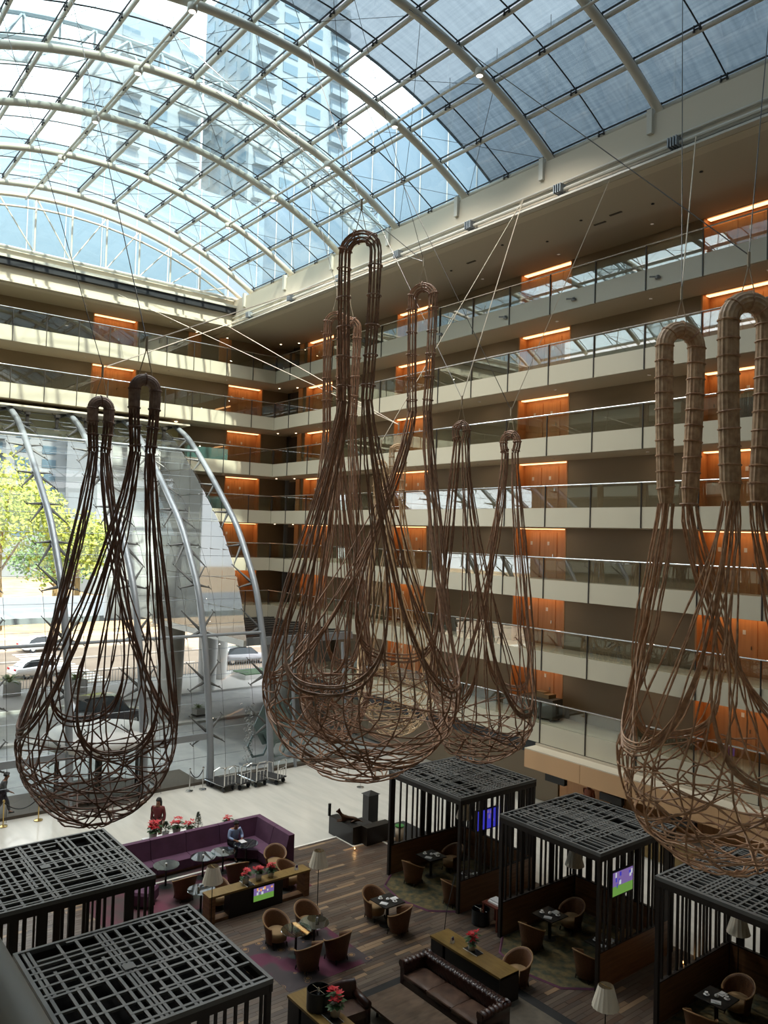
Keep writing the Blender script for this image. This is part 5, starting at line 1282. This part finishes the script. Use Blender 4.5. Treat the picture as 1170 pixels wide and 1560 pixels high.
# ------------------------------------------------------------------ people
skin_m = mat('skin', srgb(150, 104, 80), .6); hair_m = mat('dark_hair', srgb(26, 20, 18), .7)
def skinned(name, pts, edges, rad, mm, parent, sub=1):
    me = bpy.data.meshes.new(name); me.from_pydata([tuple(p) for p in pts], edges, []); me.materials.append(mm); o = link(name, me, parent)
    md = o.modifiers.new('skin', 'SKIN'); md.use_smooth_shade = True
    for i, r_ in enumerate(rad): me.skin_vertices[0].data[i].radius = (r_, r_)
    me.skin_vertices[0].data[0].use_root = True
    o.modifiers.new('sub', 'SUBSURF').levels = sub; o.modifiers['sub'].render_levels = sub
    return o
def person(label, loc, rz, J, shirt, trousers, skirt=None, longhair=False, cap=None):
    """J: joints in local metres, facing +x"""
    t = thing('person', label, 'person', loc, rz); V = {k: Vector(v) for k, v in J.items()}
    names = ['pelvis', 'waist', 'chest', 'neck', 'head', 'crown', 'shoL', 'elbL', 'wriL', 'shoR', 'elbR', 'wriR', 'hipL', 'kneL', 'ankL', 'toeL', 'hipR', 'kneR', 'ankR', 'toeR']
    R_ = dict(pelvis=.13, waist=.125, chest=.14, neck=.055, head=.088, crown=.075, shoL=.06, elbL=.042, wriL=.028, shoR=.06, elbR=.042, wriR=.028, hipL=.085, kneL=.055, ankL=.036, toeL=.028, hipR=.085, kneR=.055, ankR=.036, toeR=.028)
    ed = [('pelvis', 'waist'), ('waist', 'chest'), ('chest', 'neck'), ('neck', 'head'), ('head', 'crown'), ('chest', 'shoL'), ('shoL', 'elbL'), ('elbL', 'wriL'), ('chest', 'shoR'), ('shoR', 'elbR'), ('elbR', 'wriR'), ('pelvis', 'hipL'), ('hipL', 'kneL'), ('kneL', 'ankL'), ('ankL', 'toeL'), ('pelvis', 'hipR'), ('hipR', 'kneR'), ('kneR', 'ankR'), ('ankR', 'toeR')]
    pts = [V[k] for k in names]; rad = [R_[k] for k in names]; E = [(names.index(a), names.index(b_)) for a, b_ in ed]
    # nose and ears
    hd = V['head'] + Vector((0, 0, .02)); hi = names.index('head'); fx = Vector((1, 0, 0))
    pts.append(hd + fx * .115); rad.append(.014); E.append((hi, len(pts) - 1))
    for sd in ('L', 'R'):
        w = V['wri' + sd]; dr = (w - V['elb' + sd]).normalized(); pal = w + dr * .08; pts.append(pal); rad.append(.034); pi_ = len(pts) - 1; E.append((names.index('wri' + sd), pi_))
        lat = dr.cross(Vector((0, 0, 1))); lat = lat.normalized() if lat.length > .1 else Vector((0, 1, 0))
        for f in range(4):
            a = pal + lat * (.03 - .02 * f) + dr * .045; b_ = a + dr * (.045 - .004 * abs(f - 1.4)) + Vector((0, 0, -.018)); pts += [a, b_]; rad += [.009, .008]; E += [(pi_, len(pts) - 2), (len(pts) - 2, len(pts) - 1)]
        a = w + dr * .04 + lat * .045; b_ = a + dr * .045; pts += [a, b_]; rad += [.011, .009]; E += [(pi_, len(pts) - 2), (len(pts) - 2, len(pts) - 1)]
    skinned('body', pts, E, rad, skin_m, t)
    def sub_(nm, ks, es, grow, mm):
        skinned(nm, [V[k] if not isinstance(k, tuple) else V[k[0]].lerp(V[k[1]], k[2]) for k in ks], es, [R_[k] + grow if not isinstance(k, tuple) else R_[k[0]] * (1 - k[2]) + R_[k[1]] * k[2] + grow for k in ks], mm, t)
    sub_('shirt', ['chest', 'waist', 'pelvis', ('chest', 'neck', .55), 'shoL', 'elbL', ('elbL', 'wriL', .8), 'shoR', 'elbR', ('elbR', 'wriR', .8)], [(0, 1), (1, 2), (0, 3), (0, 4), (4, 5), (5, 6), (0, 7), (7, 8), (8, 9)], .022, shirt)
    sub_('trousers', ['pelvis', 'hipL', 'kneL', ('kneL', 'ankL', .92), 'hipR', 'kneR', ('kneR', 'ankR', .92)], [(0, 1), (1, 2), (2, 3), (0, 4), (4, 5), (5, 6)], .024, trousers)
    sub_('shoes', ['ankL', 'toeL', 'ankR', 'toeR'], [(0, 1)], .016, black) if False else None
    for sd in 'LR': MB().tube([V['ank' + sd] + Vector((-.04, 0, -.04)), V['toe' + sd] + Vector((.02, 0, -.01))], [.05, .042], 8).obj('shoe', black, t, True)
    h = V['head'].lerp(V['crown'], .6); rows = []
    for i in range(7):
        a = i / 6 * PI * .62; rows.append([(h.x - .018 + .112 * math.sin(a) * math.cos(q), h.y + .1 * math.sin(a) * math.sin(q), h.z + .02 + .118 * math.cos(a) + (.05 if math.cos(q) > .5 and i > 4 else 0)) for q in [k * PI / 7 for k in range(14)]])
    MB().grid(rows, closeu=True).obj('hair', hair_m, t, True)
    for s_ in (-.034, .034): MB().lathe([(.004, -.006), (.010, 0), (.004, .006)], 6, (hd.x + .088, hd.y + s_, hd.z + .03)).obj('eye', gask, t)
    MB().box(hd.x + .082, hd.y - .022, hd.z - .05, hd.x + .09, hd.y + .022, hd.z - .042).obj('mouth', mat('lips', srgb(120, 60, 56), .6), t)
    if longhair: MB().tube([h + Vector((-.03, 0, .06)), h + Vector((-.1, 0, -.08)), h + Vector((-.11, 0, -.3)), h + Vector((-.1, 0, -.46))], [.1, .11, .10, .05], 10).obj('long_hair', hair_m, t, True)
    if cap: MB().lathe([(.02, .13), (.11, .1), (.115, .04)], 14, (h.x, h.y, h.z)).obj('cap', cap, t, True)
    return t
stand = dict(pelvis=(0, 0, .95), waist=(.01, 0, 1.1), chest=(0, 0, 1.32), neck=(.01, 0, 1.48), head=(.02, 0, 1.58), crown=(.01, 0, 1.68), shoL=(0, .19, 1.4), elbL=(-.02, .24, 1.12), wriL=(.06, .24, .88), shoR=(0, -.19, 1.4), elbR=(-.02, -.24, 1.12), wriR=(.06, -.24, .88), hipL=(0, .09, .92), kneL=(.03, .1, .5), ankL=(-.02, .1, .08), toeL=(.14, .12, .04), hipR=(0, -.09, .92), kneR=(.03, -.1, .5), ankR=(-.02, -.1, .08), toeR=(.14, -.12, .04))
walk = dict(stand, pelvis=(0, 0, .93), chest=(.08, 0, 1.3), neck=(.12, 0, 1.46), head=(.15, 0, 1.56), crown=(.15, 0, 1.66), shoL=(.06, .19, 1.38), elbL=(-.1, .25, 1.12), wriL=(.02, .26, .9), shoR=(.08, -.19, 1.38), elbR=(.14, -.26, 1.1), wriR=(.34, -.24, 1.0), kneL=(.2, .1, .53), ankL=(.3, .1, .1), toeL=(.46, .12, .06), kneR=(-.02, -.1, .5), ankR=(-.34, -.1, .14), toeR=(-.2, -.12, .05))
sit = dict(pelvis=(0, 0, .55), waist=(.02, 0, .7), chest=(.08, 0, .94), neck=(.14, 0, 1.1), head=(.19, 0, 1.19), crown=(.19, 0, 1.29), shoL=(.08, .19, 1.02), elbL=(.14, .27, .78), wriL=(.36, .14, .74), shoR=(.08, -.19, 1.02), elbR=(.14, -.27, .78), wriR=(.38, -.12, .74), hipL=(.04, .1, .53), kneL=(.46, .13, .55), ankL=(.5, .13, .1), toeL=(.64, .14, .05), hipR=(.04, -.1, .53), kneR=(.46, -.13, .55), ankR=(.42, -.13, .1), toeR=(.56, -.14, .05))
person('seated man in a light blue shirt reading on the purple banquette', (25.95, -14.15, 0), PI, sit, mat('blue_shirt', srgb(150, 170, 206), .8), mat('dark_trousers', srgb(36, 36, 42), .8))
tag(MB().box(-.15, -.11, 0, .15, .11, .006).box(-.145, -.105, .006, .14, .1, .012).obj('open_paper', whitem, loc=(25.38, -14.2, .735)), 'sheaf of white paper on the table before the seated man', 'paper')
person('standing woman with long dark hair in a dark red top behind plants', (28.5, -12.35, 0), 2.4, stand, mat('red_top', srgb(110, 44, 48), .8), mat('brown_skirt', srgb(84, 52, 44), .8), longhair=True)
person('man in dark uniform walking outside the glass at the left edge', (35.2, -8.5, -.1), -1.9, walk, mat('slate_uniform', srgb(84, 84, 88), .8), mat('slate_uniform_dark', srgb(64, 62, 66), .8), cap=mat('slate_uniform', srgb(84, 84, 88), .8))
person('staff member standing behind the service counter, left of two', (20.7, -27.9, 0), PI / 2, stand, mat('cream_shirt', srgb(190, 120, 96), .8), mat('dark_trousers', srgb(36, 36, 42), .8))
person('staff member standing behind the service counter, right of two', (19.4, -27.95, 0), PI / 2, stand, mat('black_shirt', srgb(34, 32, 32), .8), mat('dark_trousers', srgb(36, 36, 42), .8))
person('passer-by in a red top on the footway beyond the largest basket', (55.0, -38.2, 0), 1.6, walk, mat('bright_red_top', srgb(180, 40, 44), .8), mat('dark_trousers', srgb(36, 36, 42), .8))
person('passer-by in blue beside the one in red on the footway', (55.8, -37.0, 0), -1.6, walk, mat('blue_top', srgb(60, 70, 120), .8), mat('dark_trousers', srgb(36, 36, 42), .8))
# reclining dog figure on the planter wall
dg_ = thing('dog_statue', 'bronze reclining dog figure on the black planter wall', 'statue', (25.0, -18.55, .68), .9)
skinned('body', [(-.32, 0, .12), (-.1, 0, .13), (.12, 0, .15), (.26, 0, .28), (.34, 0, .40), (.46, 0, .37), (.32, .05, .50), (.32, -.05, .50), (.2, .07, .05), (.42, .08, .03), (.2, -.07, .05), (.42, -.08, .03), (-.3, .1, .08), (-.12, .14, .03), (-.3, -.1, .08), (-.12, -.14, .03), (-.5, 0, .05), (-.62, .08, .03)],
    [(0, 1), (1, 2), (2, 3), (3, 4), (4, 5), (4, 6), (4, 7), (2, 8), (8, 9), (2, 10), (10, 11), (0, 12), (12, 13), (0, 14), (14, 15), (0, 16), (16, 17)],
    [.10, .095, .11, .07, .065, .03, .018, .018, .04, .025, .04, .025, .055, .03, .055, .03, .025, .012], mat('bronze', srgb(70, 48, 34), .35, .7), dg_)

# catering cart behind the low walkway balustrade
cc = thing('housekeeping_cart', 'dark crate trolley with linen on the lowest walkway, behind the glass', 'cart', (23.6, -28.2, LV[6]))
MB().box(-.9, -.35, .1, .9, .35, .95).obj('crate', darkwall, cc); MB().box(-.6, -.25, .95, .3, .25, 1.12).box(-.3, -.2, 1.12, .2, .2, 1.2).obj('linen', tanfab, cc)
for a in (-.75, .75):
    for b_ in (-.28, .28): MB().tube([(a, b_ - .02, .06), (a, b_ + .02, .06)], .06, 8).obj('wheel', gask, cc)
dup(cc, (14.2, -28.2, LV[2]), 0, 'dark crate trolley on the third walkway, between the reed-bound handles')

# the viewer's own balustrade rail at the bottom left
nr = thing('steel_handrail', 'brushed round steel handrail close by at the bottom left corner', 'handrail')
MB().tube([(-3, -.325, 11.07), (40, -.325, 11.07)], .045, 24).obj('tube', mat('brushed_rail', srgb(240, 238, 228), .3), nr, True)
for i in range(14):
    piece('glass_pane', balglass, nr, -2 + 3 * i, -.335, 10.12, .98 + 3 * i, -.32, 10.98); piece('post', metal_d, nr, -2.02 + 3 * i, -.36, 9.4, -1.98 + 3 * i, -.31, 11.03)
    piece('fascia_panel', fascia_m, nr, -2 + 3 * i, -.34, 9.3, .98 + 3 * i, -.30, 10.1)
